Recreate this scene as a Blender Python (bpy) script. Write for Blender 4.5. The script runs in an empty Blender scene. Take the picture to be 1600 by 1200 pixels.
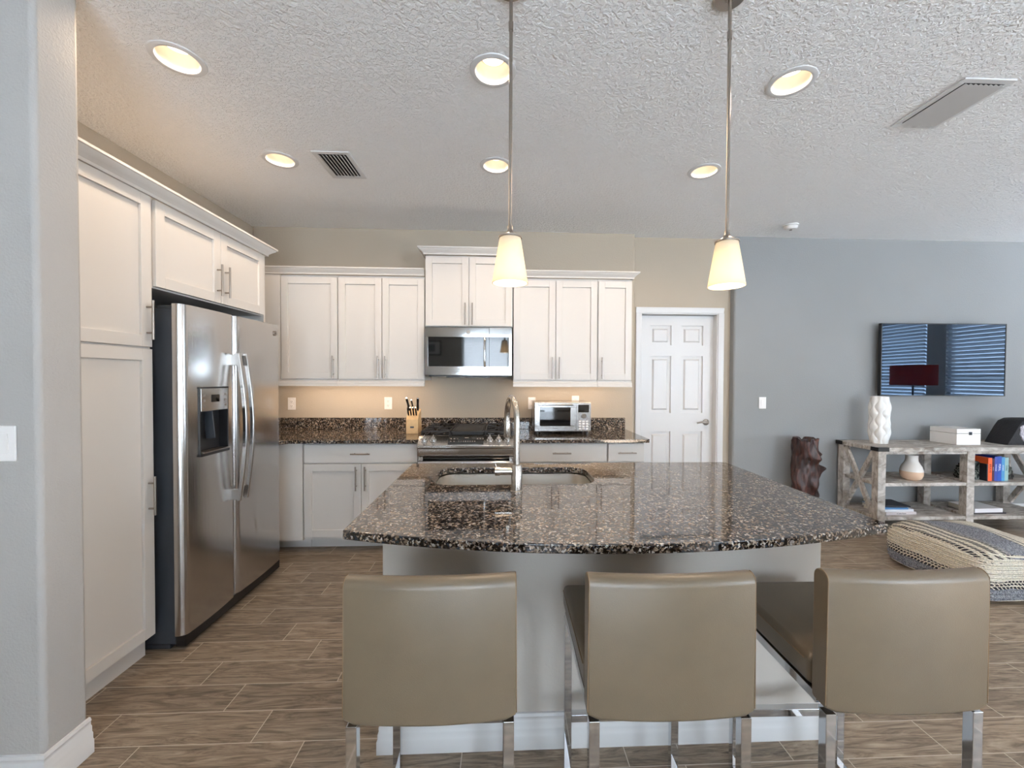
import bpy, bmesh, math, random
from mathutils import Vector, Matrix
random.seed(7)
S = bpy.context.scene
COL = S.collection
PI = math.pi

# ------------------------------------------------------------------ camera
def make_camera():
    yaw, pitch, roll = 0.0441, -0.0174, 0.0044
    cy, sy = math.cos(yaw), math.sin(yaw)
    cp, sp = math.cos(pitch), math.sin(pitch)
    cr, sr = math.cos(roll), math.sin(roll)
    def w(a, b, d):
        xr, u = cr*a - sr*b, sr*a + cr*b
        yr, z = cp*d - sp*u, sp*d + cp*u
        return Vector((cy*xr + sy*yr, -sy*xr + cy*yr, z))
    R, U, F = w(1, 0, 0), w(0, 1, 0), w(0, 0, 1)
    cd = bpy.data.cameras.new('camera')
    cd.sensor_width = 36.0
    cd.lens = 640.797/1600*36.0
    cd.shift_x = -13.67/1600
    cd.shift_y = 1.449/1600
    cd.clip_start = 0.05
    co = bpy.data.objects.new('camera', cd)
    COL.objects.link(co)
    M = Matrix((R, U, -F)).transposed().to_4x4()
    M.translation = Vector((0, 0, 1.4017))
    co.matrix_world = M
    S.camera = co
make_camera()

# ------------------------------------------------------------------ light + exposure
S.view_settings.view_transform = 'Standard'
S.view_settings.look = 'None'
S.view_settings.gamma = 1.0
S.view_settings.use_curve_mapping = False
S.view_settings.exposure = 0.0
try:
    S.cycles.use_denoising = True
    S.cycles.max_bounces = 10
    S.cycles.diffuse_bounces = 8
    S.cycles.glossy_bounces = 5
    S.cycles.transmission_bounces = 6
    S.cycles.sample_clamp_indirect = 6.0
    S.cycles.caustics_reflective = False
    S.cycles.caustics_refractive = False
except Exception:
    pass
W = bpy.data.worlds.new('sky')
S.world = W
W.use_nodes = True
W.node_tree.nodes['Background'].inputs[0].default_value = (0.73, 0.86, 1.0, 1)
W.node_tree.nodes['Background'].inputs[1].default_value = 19.0
WARM = (1.0, 0.76, 0.54)
CAN_POWER = 22.0
PENDANT_POWER = 2.2
UNDER_STRENGTH = 50.0

CH = 2.80        # ceiling height
YB = 3.952       # back wall of the kitchen
YD = 4.04        # wall with the pantry door
YG = 3.965       # grey wall with the television
XL = -2.334      # left wall of the kitchen
XE, XG = 1.278, 2.284
XR = 7.0
YN = -3.0
XN = -3.3

# sun added to brighten the ceiling by bounce off the unseen floor behind the camera
sl = bpy.data.lights.new('sun', 'SUN'); sl.energy = 270.0; sl.angle = math.radians(0.6); sl.color = (0.97, 0.98, 1.0)
so_ = bpy.data.objects.new('sun', sl); COL.objects.link(so_)
so_.rotation_euler = Vector((0.10, 0.62, -0.78)).to_track_quat('-Z', 'Y').to_euler()
# window daylight portals
def portal(name, loc, rot, sx, sy):
    l = bpy.data.lights.new(name, 'AREA')
    l.shape = 'RECTANGLE'; l.size = sx; l.size_y = sy
    l.cycles.is_portal = True
    o = bpy.data.objects.new(name, l)
    o.location = loc; o.rotation_euler = rot
    COL.objects.link(o)
WIN_BACK = (-1.0, 1.3, 0.06, 2.45)       # x0,x1,z0,z1 in the wall behind the camera
WIN_R1 = (-0.25, 0.97, 0.45, 2.45)        # y0,y1,z0,z1 in the right wall
WIN_R2 = (1.28, 2.70, 0.45, 2.45)
WIN_ADDED = (3.5, 6.1, 0.6, 2.35)  # unseen window added to let the sun in and lift the ceiling
portal('daylight_portal', ((WIN_BACK[0]+WIN_BACK[1])/2, YN-0.10, (WIN_BACK[2]+WIN_BACK[3])/2), (PI/2, 0, PI), WIN_BACK[1]-WIN_BACK[0], WIN_BACK[3]-WIN_BACK[2])
portal('daylight_portal', ((WIN_ADDED[0]+WIN_ADDED[1])/2, YN-0.10, (WIN_ADDED[2]+WIN_ADDED[3])/2), (PI/2, 0, PI), WIN_ADDED[1]-WIN_ADDED[0], WIN_ADDED[3]-WIN_ADDED[2])
for w_ in (WIN_R1, WIN_R2):
    portal('daylight_portal', (XR+0.10, (w_[0]+w_[1])/2, (w_[2]+w_[3])/2), (PI/2, 0, PI/2), w_[1]-w_[0], w_[3]-w_[2])

# ------------------------------------------------------------------ materials
def srgb(r, g, b):
    f = lambda c: (c/255/12.92) if c/255 <= 0.04045 else ((c/255+0.055)/1.055)**2.4
    return (f(r), f(g), f(b), 1)
class NT:
    def __init__(s, name):
        s.m = bpy.data.materials.new(name); s.m.use_nodes = True
        s.t = s.m.node_tree; s.b = s.t.nodes['Principled BSDF']
    def n(s, kind, **kw):
        x = s.t.nodes.new(kind)
        for k, v in kw.items():
            if k.startswith('i_'):
                x.inputs[k[2:].replace('_', ' ')].default_value = v
            else:
                setattr(x, k, v)
        return x
    def l(s, a, ao, b, bi):
        s.t.links.new(a.outputs[ao], b.inputs[bi])
    def set(s, **kw):
        for k, v in kw.items():
            s.b.inputs[k.replace('_', ' ')].default_value = v
    def coords(s, kind='Object', scale=(1, 1, 1), rot=(0, 0, 0)):
        tc = s.n('ShaderNodeTexCoord')
        mp = s.n('ShaderNodeMapping')
        mp.inputs['Scale'].default_value = scale
        mp.inputs['Rotation'].default_value = rot
        if kind == 'World':
            g = s.n('ShaderNodeNewGeometry'); s.l(g, 'Position', mp, 'Vector')
        else:
            s.l(tc, kind, mp, 'Vector')
        return mp
    def noise(s, vec, scale, detail=3, rough=0.5, dist=0.0):
        x = s.n('ShaderNodeTexNoise')
        x.inputs['Scale'].default_value = scale; x.inputs['Detail'].default_value = detail
        x.inputs['Roughness'].default_value = rough; x.inputs['Distortion'].default_value = dist
        if vec: s.l(vec, 0, x, 'Vector')
        return x
    def ramp(s, src, out, stops, interp='LINEAR'):
        r = s.n('ShaderNodeValToRGB'); cr = r.color_ramp; cr.interpolation = interp
        while len(cr.elements) < len(stops): cr.elements.new(0.5)
        for e, (p, c) in zip(cr.elements, stops):
            e.position = p; e.color = c if len(c) == 4 else (*c, 1)
        s.l(src, out, r, 'Fac')
        return r
    def bump(s, src, out, strength, dist=0.01):
        b = s.n('ShaderNodeBump'); b.inputs['Strength'].default_value = strength; b.inputs['Distance'].default_value = dist
        s.l(src, out, b, 'Height'); s.l(b, 'Normal', s.b, 'Normal')
        return b
def plain(name, col, rough=0.5, metal=0.0, spec=0.5, var=0.0, bump=0.0, bscale=60, coat=0.0, emit=None, estr=0):
    x = NT(name)
    x.set(Base_Color=col, Roughness=rough, Metallic=metal)
    x.b.inputs['Specular IOR Level'].default_value = spec
    if coat: x.b.inputs['Coat Weight'].default_value = coat
    mp = x.coords('Object')
    nz = x.noise(mp, bscale, 3)
    if var:
        lo = tuple(c*(1-var) for c in col[:3])+(1,); hi = tuple(min(1, c*(1+var)) for c in col[:3])+(1,)
        r = x.ramp(nz, 'Fac', [(0.3, lo), (0.7, hi)]); x.l(r, 'Color', x.b, 'Base Color')
    if bump: x.bump(nz, 'Fac', bump, 0.003)
    if emit:
        x.b.inputs['Emission Color'].default_value = emit; x.b.inputs['Emission Strength'].default_value = estr
    return x.m
def wall_mat(name, col, s1=95, st=0.22):
    x = NT(name); x.set(Base_Color=col, Roughness=0.75); x.b.inputs['Specular IOR Level'].default_value = 0.3
    mp = x.coords('World'); nz = x.noise(mp, s1, 4, 0.6)
    n2 = x.noise(mp, 1.3, 2)
    lo = tuple(c*0.97 for c in col[:3])+(1,); hi = tuple(min(1, c*1.03) for c in col[:3])+(1,)
    r = x.ramp(n2, 'Fac', [(0.3, lo), (0.7, hi)]); x.l(r, 'Color', x.b, 'Base Color')
    x.bump(nz, 'Fac', st, 0.006)
    return x.m
M = {}
M['greige'] = wall_mat('greige_wall_paint', srgb(180, 169, 153))
M['grey'] = wall_mat('grey_wall_paint', srgb(145, 147, 148))
M['stub'] = wall_mat('light_greige_paint', srgb(176, 174, 171), 110, 0.35)
M['island'] = wall_mat('island_paint', srgb(196, 190, 182), 110, 0.12)
M['hidden'] = wall_mat('neutral_wall_paint', srgb(214, 208, 198))
def ceiling_mat():
    x = NT('knockdown_ceiling'); x.set(Base_Color=srgb(246, 246, 246), Roughness=0.85)
    mp = x.coords('World')
    n1 = x.noise(mp, 58, 3, 0.55, 0.5)
    r1 = x.ramp(n1, 'Fac', [(0.42, (0, 0, 0)), (0.60, (1, 1, 1))])
    x.bump(r1, 'Color', 0.65, 0.0075)
    return x.m
M['ceiling'] = ceiling_mat()
M['trimwhite'] = plain('white_trim_paint', srgb(217, 217, 217), 0.35)
M['cab'] = plain('white_cabinet_paint', srgb(213, 210, 206), 0.38, spec=0.45)
M['cabdark'] = plain('cabinet_interior_shadow_gap', srgb(70, 62, 56), 0.7)
M['nickel'] = plain('brushed_nickel', srgb(158, 150, 142), 0.32, 1.0, bump=0.05, bscale=200)
M['chrome'] = plain('polished_chrome', srgb(225, 228, 232), 0.06, 1.0)
M['faucet'] = plain('satin_nickel', srgb(190, 184, 176), 0.24, 1.0)
M['black'] = plain('black_plastic', srgb(22, 22, 24), 0.4)
M['blackgloss'] = plain('black_glass', srgb(10, 11, 13), 0.04, spec=0.9)
M['keyprint'] = plain('dim_key_print', srgb(58, 60, 64), 0.7, spec=0.1)
M['darkmetal'] = plain('dark_grey_enamel', srgb(52, 56, 62), 0.5)
M['iron'] = plain('cast_iron', srgb(34, 32, 32), 0.55, bump=0.2, bscale=300)
M['outlet'] = plain('white_plastic', srgb(244, 242, 240), 0.3)
M['baffle'] = plain('lamplit_cream_reflector', srgb(232, 222, 206), 0.5)  # white reflector; the cream of the warm lamp light is put into the colour
M['outletdark'] = plain('outlet_slot', srgb(120, 115, 110), 0.5)
def steel_mat(name='stainless_steel', stretch=(300, 300, 2), rough=0.2, col=(198, 196, 194), aniso=0.35):
    x = NT(name); x.set(Base_Color=srgb(*col), Roughness=rough, Metallic=1.0)
    mp = x.coords('Object', stretch); nz = x.noise(mp, 1.0, 3, 0.6)
    r = x.ramp(nz, 'Fac', [(0.3, (rough*0.8,)*3), (0.7, (rough*1.25,)*3)]); x.l(r, 'Color', x.b, 'Roughness')
    x.bump(nz, 'Fac', 0.05, 0.001)
    return x.m
M['steel'] = steel_mat()
M['steelh'] = steel_mat('stainless_steel_horizontal', (2, 300, 300), 0.22)
M['mirrorsteel'] = steel_mat('bright_stainless', (2, 200, 200), 0.09, (215, 215, 215))
M['sink'] = steel_mat('sink_steel', (3, 150, 150), 0.33, (214, 211, 205))
def granite():
    x = NT('polished_brown_granite')
    mp = x.coords('World')
    ds = x.noise(mp, 60, 3, 0.6)
    mx = x.n('ShaderNodeMixRGB'); mx.blend_type = 'ADD'; mx.inputs['Fac'].default_value = 0.018
    x.l(mp, 0, mx, 'Color1'); x.l(ds, 'Color', mx, 'Color2')
    v = x.n('ShaderNodeTexVoronoi'); v.inputs['Scale'].default_value = 165; v.inputs['Randomness'].default_value = 1.0
    x.l(mx, 'Color', v, 'Vector')
    sp = x.n('ShaderNodeSeparateColor'); x.l(v, 'Color', sp, 'Color')
    r = x.ramp(sp, 'Red', [(0.0, srgb(14, 13, 14)), (0.32, srgb(34, 30, 28)), (0.46, srgb(78, 66, 56)), (0.56, srgb(118, 104, 90)),
                           (0.66, srgb(48, 55, 64)), (0.76, srgb(148, 136, 122)), (0.92, srgb(182, 178, 172))], 'CONSTANT')
    big = x.noise(mp, 22, 4, 0.6)
    rb = x.ramp(big, 'Fac', [(0.35, (0.55, 0.53, 0.55)), (0.65, (1.15, 1.1, 1.05))])
    m2 = x.n('ShaderNodeMixRGB'); m2.blend_type = 'MULTIPLY'; m2.inputs['Fac'].default_value = 1
    x.l(r, 'Color', m2, 'Color1'); x.l(rb, 'Color', m2, 'Color2')
    x.l(m2, 'Color', x.b, 'Base Color')
    x.set(Roughness=0.04, IOR=1.6)
    x.b.inputs['Coat Weight'].default_value = 0.25; x.b.inputs['Coat Roughness'].default_value = 0.03
    return x.m
M['granite'] = granite()
def floor_mat():
    x = NT('wood_look_floor_tile')
    g = x.n('ShaderNodeNewGeometry'); sp = x.n('ShaderNodeSeparateXYZ'); x.l(g, 'Position', sp, 'Vector')
    TW, TL, G = 0.1545, 0.61, 0.0035
    def m(op, a, b=None, c=None):
        q = x.n('ShaderNodeMath'); q.operation = op
        for i, v in enumerate((a, b, c)):
            if v is None: continue
            if isinstance(v, (int, float)): q.inputs[i].default_value = v
            else: x.l(v[0], v[1], q, i)
        return (q, 0)
    y = m('ADD', (sp, 'Y'), -1.434+TW*60)
    ry = m('DIVIDE', y, TW); row = m('FLOOR', ry); fy = m('MULTIPLY', m('SUBTRACT', ry, row), TW)
    third = m('MULTIPLY', m('FRACT', m('ADD', m('DIVIDE', row, 3.0), 0.001)), TL)
    xx = m('ADD', m('ADD', (sp, 'X'), third), 61 + 0.758)
    rx = m('DIVIDE', xx, TL); colm = m('FLOOR', rx); fx = m('MULTIPLY', m('SUBTRACT', rx, colm), TL)
    gx = m('LESS_THAN', fx, G); gy = m('LESS_THAN', fy, G); gm = m('MAXIMUM', gx, gy)
    idn = x.n('ShaderNodeCombineXYZ'); x.l(row[0], 0, idn, 'X'); x.l(colm[0], 0, idn, 'Y')
    wn = x.n('ShaderNodeTexWhiteNoise'); wn.noise_dimensions = '3D'; x.l(idn, 0, wn, 'Vector')
    # grain
    off = x.n('ShaderNodeVectorMath'); off.operation = 'SCALE'; off.inputs['Scale'].default_value = 7.3; x.l(wn, 'Color', off, 0)
    ad = x.n('ShaderNodeVectorMath'); ad.operation = 'ADD'; x.l(g, 'Position', ad, 0); x.l(off, 0, ad, 1)
    mp = x.n('ShaderNodeMapping'); mp.inputs['Scale'].default_value = (1.5, 11, 1); x.l(ad, 0, mp, 'Vector')
    n1 = x.noise(mp, 2.2, 6, 0.66, 2.4)
    mp2 = x.n('ShaderNodeMapping'); mp2.inputs['Scale'].default_value = (5, 120, 1); x.l(ad, 0, mp2, 'Vector')
    n2 = x.noise(mp2, 1.5, 3, 0.6, 0.4)
    mixn = m('ADD', m('MULTIPLY', (n1, 'Fac'), 0.75), m('MULTIPLY', (n2, 'Fac'), 0.25))
    r = x.ramp(mixn[0], 0, [(0.33, srgb(78, 65, 53)), (0.44, srgb(120, 105, 89)), (0.53, srgb(148, 132, 114)), (0.68, srgb(180, 165, 145))])
    tone = x.ramp(wn, 'Value', [(0.0, (0.78, 0.77, 0.76)), (1.0, (1.06, 1.05, 1.04))])
    mm = x.n('ShaderNodeMixRGB'); mm.blend_type = 'MULTIPLY'; mm.inputs['Fac'].default_value = 1
    x.l(r, 'Color', mm, 'Color1'); x.l(tone, 'Color', mm, 'Color2')
    gg = x.n('ShaderNodeMixRGB'); x.l(gm[0], 0, gg, 'Fac'); x.l(mm, 'Color', gg, 'Color1'); gg.inputs['Color2'].default_value = srgb(196, 184, 168)
    x.l(gg, 'Color', x.b, 'Base Color')
    x.set(Roughness=0.38)
    h = m('SUBTRACT', m('MULTIPLY', mixn, 0.35), m('MULTIPLY', gm, 0.6))
    x.bump(h[0], 0, 0.25, 0.004)
    return x.m
M['floor'] = floor_mat()
def leather(name, col):
    x = NT(name); x.set(Base_Color=col, Roughness=0.34); x.b.inputs['Specular IOR Level'].default_value = 0.6
    mp = x.coords('Object'); v = x.n('ShaderNodeTexVoronoi'); v.inputs['Scale'].default_value = 420; x.l(mp, 0, v, 'Vector')
    n = x.noise(mp, 9, 3)
    lo = tuple(c*0.93 for c in col[:3])+(1,); hi = tuple(c*1.05 for c in col[:3])+(1,)
    r = x.ramp(n, 'Fac', [(0.3, lo), (0.7, hi)]); x.l(r, 'Color', x.b, 'Base Color')
    x.bump(v, 'Distance', 0.12, 0.0015)
    return x.m
M['leather'] = leather('taupe_leather', srgb(102, 90, 73))
M['stitch'] = plain('tan_piping', srgb(120, 98, 72), 0.5)
def greywash():
    x = NT('greywashed_wood'); mp = x.coords('World', (5, 16, 7))
    n1 = x.noise(mp, 1.6, 4, 0.65, 0.8); mpz = x.coords('World', (1, 1, 1)); n2 = x.noise(mpz, 9, 3)
    r = x.ramp(n1, 'Fac', [(0.3, srgb(122, 110, 100)), (0.45, srgb(172, 165, 157)), (0.65, srgb(214, 209, 203))])
    r2 = x.ramp(n2, 'Fac', [(0.3, (0.8, 0.79, 0.78)), (0.7, (1.05, 1.05, 1.05))])
    mm = x.n('ShaderNodeMixRGB'); mm.blend_type = 'MULTIPLY'; mm.inputs['Fac'].default_value = 1
    x.l(r, 'Color', mm, 'Color1'); x.l(r2, 'Color', mm, 'Color2'); x.l(mm, 'Color', x.b, 'Base Color')
    x.set(Roughness=0.6); x.bump(n1, 'Fac', 0.2, 0.003)
    return x.m
M['gwood'] = greywash()
def logmat():
    x = NT('dark_red_brown_wood'); mp = x.coords('World', (22, 22, 5))
    n = x.noise(mp, 1.2, 5, 0.65, 0.9)
    r = x.ramp(n, 'Fac', [(0.35, srgb(24, 13, 12)), (0.52, srgb(52, 28, 25)), (0.7, srgb(92, 54, 44))]); x.l(r, 'Color', x.b, 'Base Color')
    x.set(Roughness=0.42); x.bump(n, 'Fac', 0.5, 0.01)
    return x.m
M['log'] = logmat()
M['blockwood'] = plain('light_beech_wood', srgb(214, 178, 130), 0.45, var=0.08, bscale=25)
M['ceramic'] = plain('white_glazed_ceramic', srgb(240, 240, 238), 0.12, spec=0.6)
def pouf_mat():
    x = NT('woven_striped_wool')
    tc = x.n('ShaderNodeTexCoord'); sp = x.n('ShaderNodeSeparateXYZ'); x.l(tc, 'Object', sp, 'Vector')
    wob = x.noise(x.coords('Object'), 9, 2)
    def m(op, a, b=None):
        q = x.n('ShaderNodeMath'); q.operation = op
        for i, v in enumerate((a, b)):
            if v is None: continue
            if isinstance(v, (int, float)): q.inputs[i].default_value = v
            else: x.l(v[0], v[1], q, i)
        return (q, 0)
    w = m('MULTIPLY', m('SUBTRACT', (wob, 'Fac'), 0.5), 0.03)
    geo = x.n('ShaderNodeNewGeometry'); ns = x.n('ShaderNodeSeparateXYZ'); x.l(geo, 'Normal', ns, 'Vector')
    top = m('GREATER_THAN', (ns, 'Z'), 0.62)
    zc = m('DIVIDE', m('ADD', (sp, 'Z'), w), 0.36)
    xc = m('DIVIDE', m('ADD', m('ADD', (sp, 'X'), 0.34), w), 0.68)
    cream, dark, blue, mid = srgb(236, 228, 212), srgb(46, 44, 50), srgb(146, 149, 158), srgb(160, 158, 160)
    fr = m('FRACT', m('MULTIPLY', m('ADD', (sp, 'X'), (sp, 'Y')), 42))
    dash = m('GREATER_THAN', fr, 0.35)
    A = [(0.0, cream), (0.03, dark), (0.07, cream), (0.09, blue), (0.30, dark), (0.335, cream), (0.36, dark), (0.39, cream), (0.41, dark), (0.44, cream),
         (0.84, dark), (0.88, cream), (0.90, dark), (0.94, cream)]
    B = [(0.0, cream), (0.03, dark), (0.06, cream), (0.09, dark), (0.12, cream), (0.16, dark), (0.20, cream), (0.24, dark), (0.27, mid), (0.31, blue), (0.58, dark), (0.60, cream), (0.63, dark), (0.65, cream)]
    ra = x.ramp(zc[0], 0, A, 'CONSTANT'); rb = x.ramp(xc[0], 0, B, 'CONSTANT')
    mt = x.n('ShaderNodeMixRGB'); x.l(top[0], 0, mt, 'Fac'); x.l(ra, 'Color', mt, 'Color1'); x.l(rb, 'Color', mt, 'Color2')
    # heather speckle
    nz = x.noise(x.coords('Object', (1, 1, 1)), 130, 2)
    hs = x.ramp(nz, 'Fac', [(0.44, (0.35, 0.35, 0.38)), (0.56, (1.5, 1.48, 1.42))], 'LINEAR')
    # strength of heather only on non-cream
    bw = x.n('ShaderNodeRGBToBW'); x.l(mt, 'Color', bw, 'Color')
    fac = m('SUBTRACT', 1.0, (bw, 0))
    mh = x.n('ShaderNodeMixRGB'); mh.blend_type = 'MULTIPLY'; x.l(fac[0], 0, mh, 'Fac'); x.l(mt, 'Color', mh, 'Color1'); x.l(hs, 'Color', mh, 'Color2')
    dk = m('LESS_THAN', (bw, 0), 0.12); dd = m('MULTIPLY', dk, m('LESS_THAN', fr, 0.3))
    md = x.n('ShaderNodeMixRGB'); x.l(dd[0], 0, md, 'Fac'); x.l(mh, 'Color', md, 'Color1'); md.inputs['Color2'].default_value = cream
    x.l(md, 'Color', x.b, 'Base Color'); x.set(Roughness=0.95)
    rz = m('SINE', m('MULTIPLY', (sp, 'Z'), 2*PI/0.0125)); rx = m('SINE', m('MULTIPLY', (sp, 'X'), 2*PI/0.0135))
    rr = x.n('ShaderNodeMixRGB'); x.l(top[0], 0, rr, 'Fac'); x.l(rz[0], 0, rr, 'Color1'); x.l(rx[0], 0, rr, 'Color2')
    x.bump(rr, 'Color', 0.8, 0.006)
    return x.m
M['pouf'] = pouf_mat()
M['cord'] = plain('cream_cord', srgb(236, 230, 214), 0.9)
def shade_mat():
    x = NT('frosted_glass_shade')
    t = x.t; out = t.nodes['Material Output']
    tr = x.n('ShaderNodeBsdfTranslucent'); tr.inputs['Color'].default_value = (0.80, 0.72, 0.58, 1)
    mix = x.n('ShaderNodeMixShader'); mix.inputs['Fac'].default_value = 0.55
    x.set(Base_Color=(0.80, 0.78, 0.70, 1), Roughness=0.3)
    x.b.inputs['Emission Color'].default_value = (1.0, 0.82, 0.55, 1); x.b.inputs['Emission Strength'].default_value = 0.25
    x.l(x.b, 'BSDF', mix, 1); x.l(tr, 'BSDF', mix, 2); x.l(mix, 'Shader', out, 'Surface')
    return x.m
M['shade'] = shade_mat()
def emis(name, col, s):
    x = NT(name); x.set(Base_Color=(0.9, 0.9, 0.9, 1)); x.b.inputs['Emission Color'].default_value = (*col, 1); x.b.inputs['Emission Strength'].default_value = s
    return x.m
M['bulb'] = emis('warm_bulb', (1.0, 0.80, 0.55), 5)
M['lens'] = emis('downlight_lens', (1.0, 0.86, 0.68), 2.9)
M['under'] = emis('under_cabinet_led', (1.0, 0.72, 0.48), UNDER_STRENGTH)
M['tvscreen'] = plain('switched_off_screen', srgb(6, 8, 16), 0.02, spec=0.5)
M['tvscreen'].node_tree.nodes['Principled BSDF'].inputs['IOR'].default_value = 1.55
M['tvscreen'].node_tree.nodes['Principled BSDF'].inputs['Specular Tint'].default_value = (0.42, 0.66, 1.0, 1)
M['glass'] = None
def glass_mat():
    x = NT('window_glass'); out = x.t.nodes['Material Output']
    tb = x.n('ShaderNodeBsdfTransparent'); gl = x.n('ShaderNodeBsdfGlossy'); gl.inputs['Roughness'].default_value = 0.02
    mx = x.n('ShaderNodeMixShader'); mx.inputs['Fac'].default_value = 0.06
    x.l(tb, 0, mx, 1); x.l(gl, 0, mx, 2); x.l(mx, 0, out, 'Surface')
    return x.m
M['glass'] = glass_mat()
def blind_mat():
    x = NT('white_blind_slats'); x.set(Base_Color=srgb(236, 236, 234), Roughness=0.5)
    tr = x.n('ShaderNodeBsdfTranslucent'); tr.inputs['Color'].default_value = (0.7, 0.72, 0.75, 1)
    mx = x.n('ShaderNodeMixShader'); mx.inputs['Fac'].default_value = 0.4
    x.l(x.b, 'BSDF', mx, 1); x.l(tr, 0, mx, 2); x.l(mx, 0, x.t.nodes['Material Output'], 'Surface')
    return x.m
M['blind'] = blind_mat()
def rust_mat():
    x = NT('rust_red_fabric'); x.set(Base_Color=srgb(176, 88, 62), Roughness=0.8)
    tr = x.n('ShaderNodeBsdfTranslucent'); tr.inputs['Color'].default_value = srgb(220, 120, 84)
    mx = x.n('ShaderNodeMixShader'); mx.inputs['Fac'].default_value = 0.6
    x.l(x.b, 'BSDF', mx, 1); x.l(tr, 0, mx, 2); x.l(mx, 0, x.t.nodes['Material Output'], 'Surface')
    return x.m
M['rust'] = rust_mat()

# ------------------------------------------------------------------ mesh helpers
class MB:
    def __init__(s): s.bm = bmesh.new()
    def box(s, x0, x1, y0, y1, z0, z1, rot=None, piv=None):
        vs = [s.bm.verts.new((x, y, z)) for z in (z0, z1) for y in (y0, y1) for x in (x0, x1)]
        for f in ((0, 2, 3, 1), (4, 5, 7, 6), (0, 1, 5, 4), (2, 6, 7, 3), (0, 4, 6, 2), (1, 3, 7, 5)):
            s.bm.faces.new([vs[i] for i in f])
        if rot is not None:
            c = Vector(piv) if piv else Vector(((x0+x1)/2, (y0+y1)/2, (z0+z1)/2))
            for v in vs: v.co = rot @ (v.co-c) + c
        return vs
    def bar(s, p, q, w, h=None):
        """rectangular bar between two points, w wide, h thick"""
        h = h or w; p = Vector(p); q = Vector(q); d = (q-p); L = d.length; d.normalize()
        up = Vector((0, 0, 1)) if abs(d.z) < 0.95 else Vector((0, 1, 0))
        a = d.cross(up).normalized(); b = a.cross(d).normalized()
        vs = []
        for e in (p, q):
            for (i, j) in ((-1, -1), (1, -1), (1, 1), (-1, 1)):
                vs.append(s.bm.verts.new(e + a*i*w/2 + b*j*h/2))
        for f in ((0, 1, 2, 3), (7, 6, 5, 4), (0, 4, 5, 1), (1, 5, 6, 2), (2, 6, 7, 3), (3, 7, 4, 0)):
            s.bm.faces.new([vs[i] for i in f])
        return vs
    def cyl(s, p, q, r, r2=None, n=20, cap=True):
        r2 = r if r2 is None else r2
        return s.tube([p, q], [r, r2], n, cap)
    def tube(s, pts, r, n=14, cap=True):
        pts = [Vector(p) for p in pts]
        rs = r if isinstance(r, (list, tuple)) else [r]*len(pts)
        rings = []; prev = None
        for i, p in enumerate(pts):
            d = (pts[min(i+1, len(pts)-1)] - pts[max(i-1, 0)]).normalized()
            if prev is None:
                a = d.cross(Vector((0, 0, 1)))
                if a.length < 0.1: a = d.cross(Vector((0, 1, 0)))
                a.normalize()
            else:
                a = (prev - d*prev.dot(d)).normalized()
            prev = a; b = d.cross(a)
            rings.append([s.bm.verts.new(p + (a*math.cos(2*PI*k/n) + b*math.sin(2*PI*k/n))*rs[i]) for k in range(n)])
        for i in range(len(rings)-1):
            for k in range(n):
                s.bm.faces.new((rings[i][k], rings[i][(k+1) % n], rings[i+1][(k+1) % n], rings[i+1][k]))
        if cap:
            s.bm.faces.new(rings[0][::-1]); s.bm.faces.new(rings[-1])
    def lathe(s, prof, c=(0, 0, 0), n=32, axis='Z', closed=False):
        c = Vector(c); rings = []
        def P(r, h, t):
            if axis == 'Z': return c + Vector((r*math.cos(t), r*math.sin(t), h))
            if axis == 'Y': return c + Vector((r*math.cos(t), h, r*math.sin(t)))
            return c + Vector((h, r*math.cos(t), r*math.sin(t)))
        for (r, h) in prof:
            if r < 1e-6: rings.append([s.bm.verts.new(P(0, h, 0))])
            else: rings.append([s.bm.verts.new(P(r, h, 2*PI*k/n)) for k in range(n)])
        for i in range(len(rings)-1):
            A, B = rings[i], rings[i+1]
            for k in range(n):
                k2 = (k+1) % n
                if len(A) == 1 and len(B) == 1: continue
                if len(A) == 1: s.bm.faces.new((A[0], B[k2], B[k]))
                elif len(B) == 1: s.bm.faces.new((A[k], A[k2], B[0]))
                else: s.bm.faces.new((A[k], A[k2], B[k2], B[k]))
    def prism(s, poly, a0, a1, axis='Z'):
        """extrude a 2D polygon; axis X: poly=(y,z), Y: poly=(x,z), Z: poly=(x,y)"""
        def P(u, v, w):
            return (w, u, v) if axis == 'X' else ((u, w, v) if axis == 'Y' else (u, v, w))
        A = [s.bm.verts.new(P(u, v, a0)) for u, v in poly]; B = [s.bm.verts.new(P(u, v, a1)) for u, v in poly]
        n = len(poly)
        for k in range(n): s.bm.faces.new((A[k], A[(k+1) % n], B[(k+1) % n], B[k]))
        s.bm.faces.new(A[::-1]); s.bm.faces.new(B)
    def sweep(s, path, prof):
        """mitred moulding: path = xy points, prof = (out, z) with out to the right of travel"""
        n = len(path); rings = []
        P = [Vector((p[0], p[1])) for p in path]
        for i in range(n):
            d1 = (P[i]-P[i-1]).normalized() if i > 0 else (P[1]-P[0]).normalized()
            d2 = (P[i+1]-P[i]).normalized() if i < n-1 else d1
            n1 = Vector((d1.y, -d1.x)); n2 = Vector((d2.y, -d2.x))
            m = (n1+n2).normalized(); k = 1/max(0.3, m.dot(n1))
            rings.append([s.bm.verts.new((P[i].x+m.x*k*o, P[i].y+m.y*k*o, z)) for o, z in prof])
        q = len(prof)
        for i in range(n-1):
            for k in range(q):
                s.bm.faces.new((rings[i][k], rings[i][(k+1) % q], rings[i+1][(k+1) % q], rings[i+1][k]))
        s.bm.faces.new(rings[0][::-1]); s.bm.faces.new(rings[-1])
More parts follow.
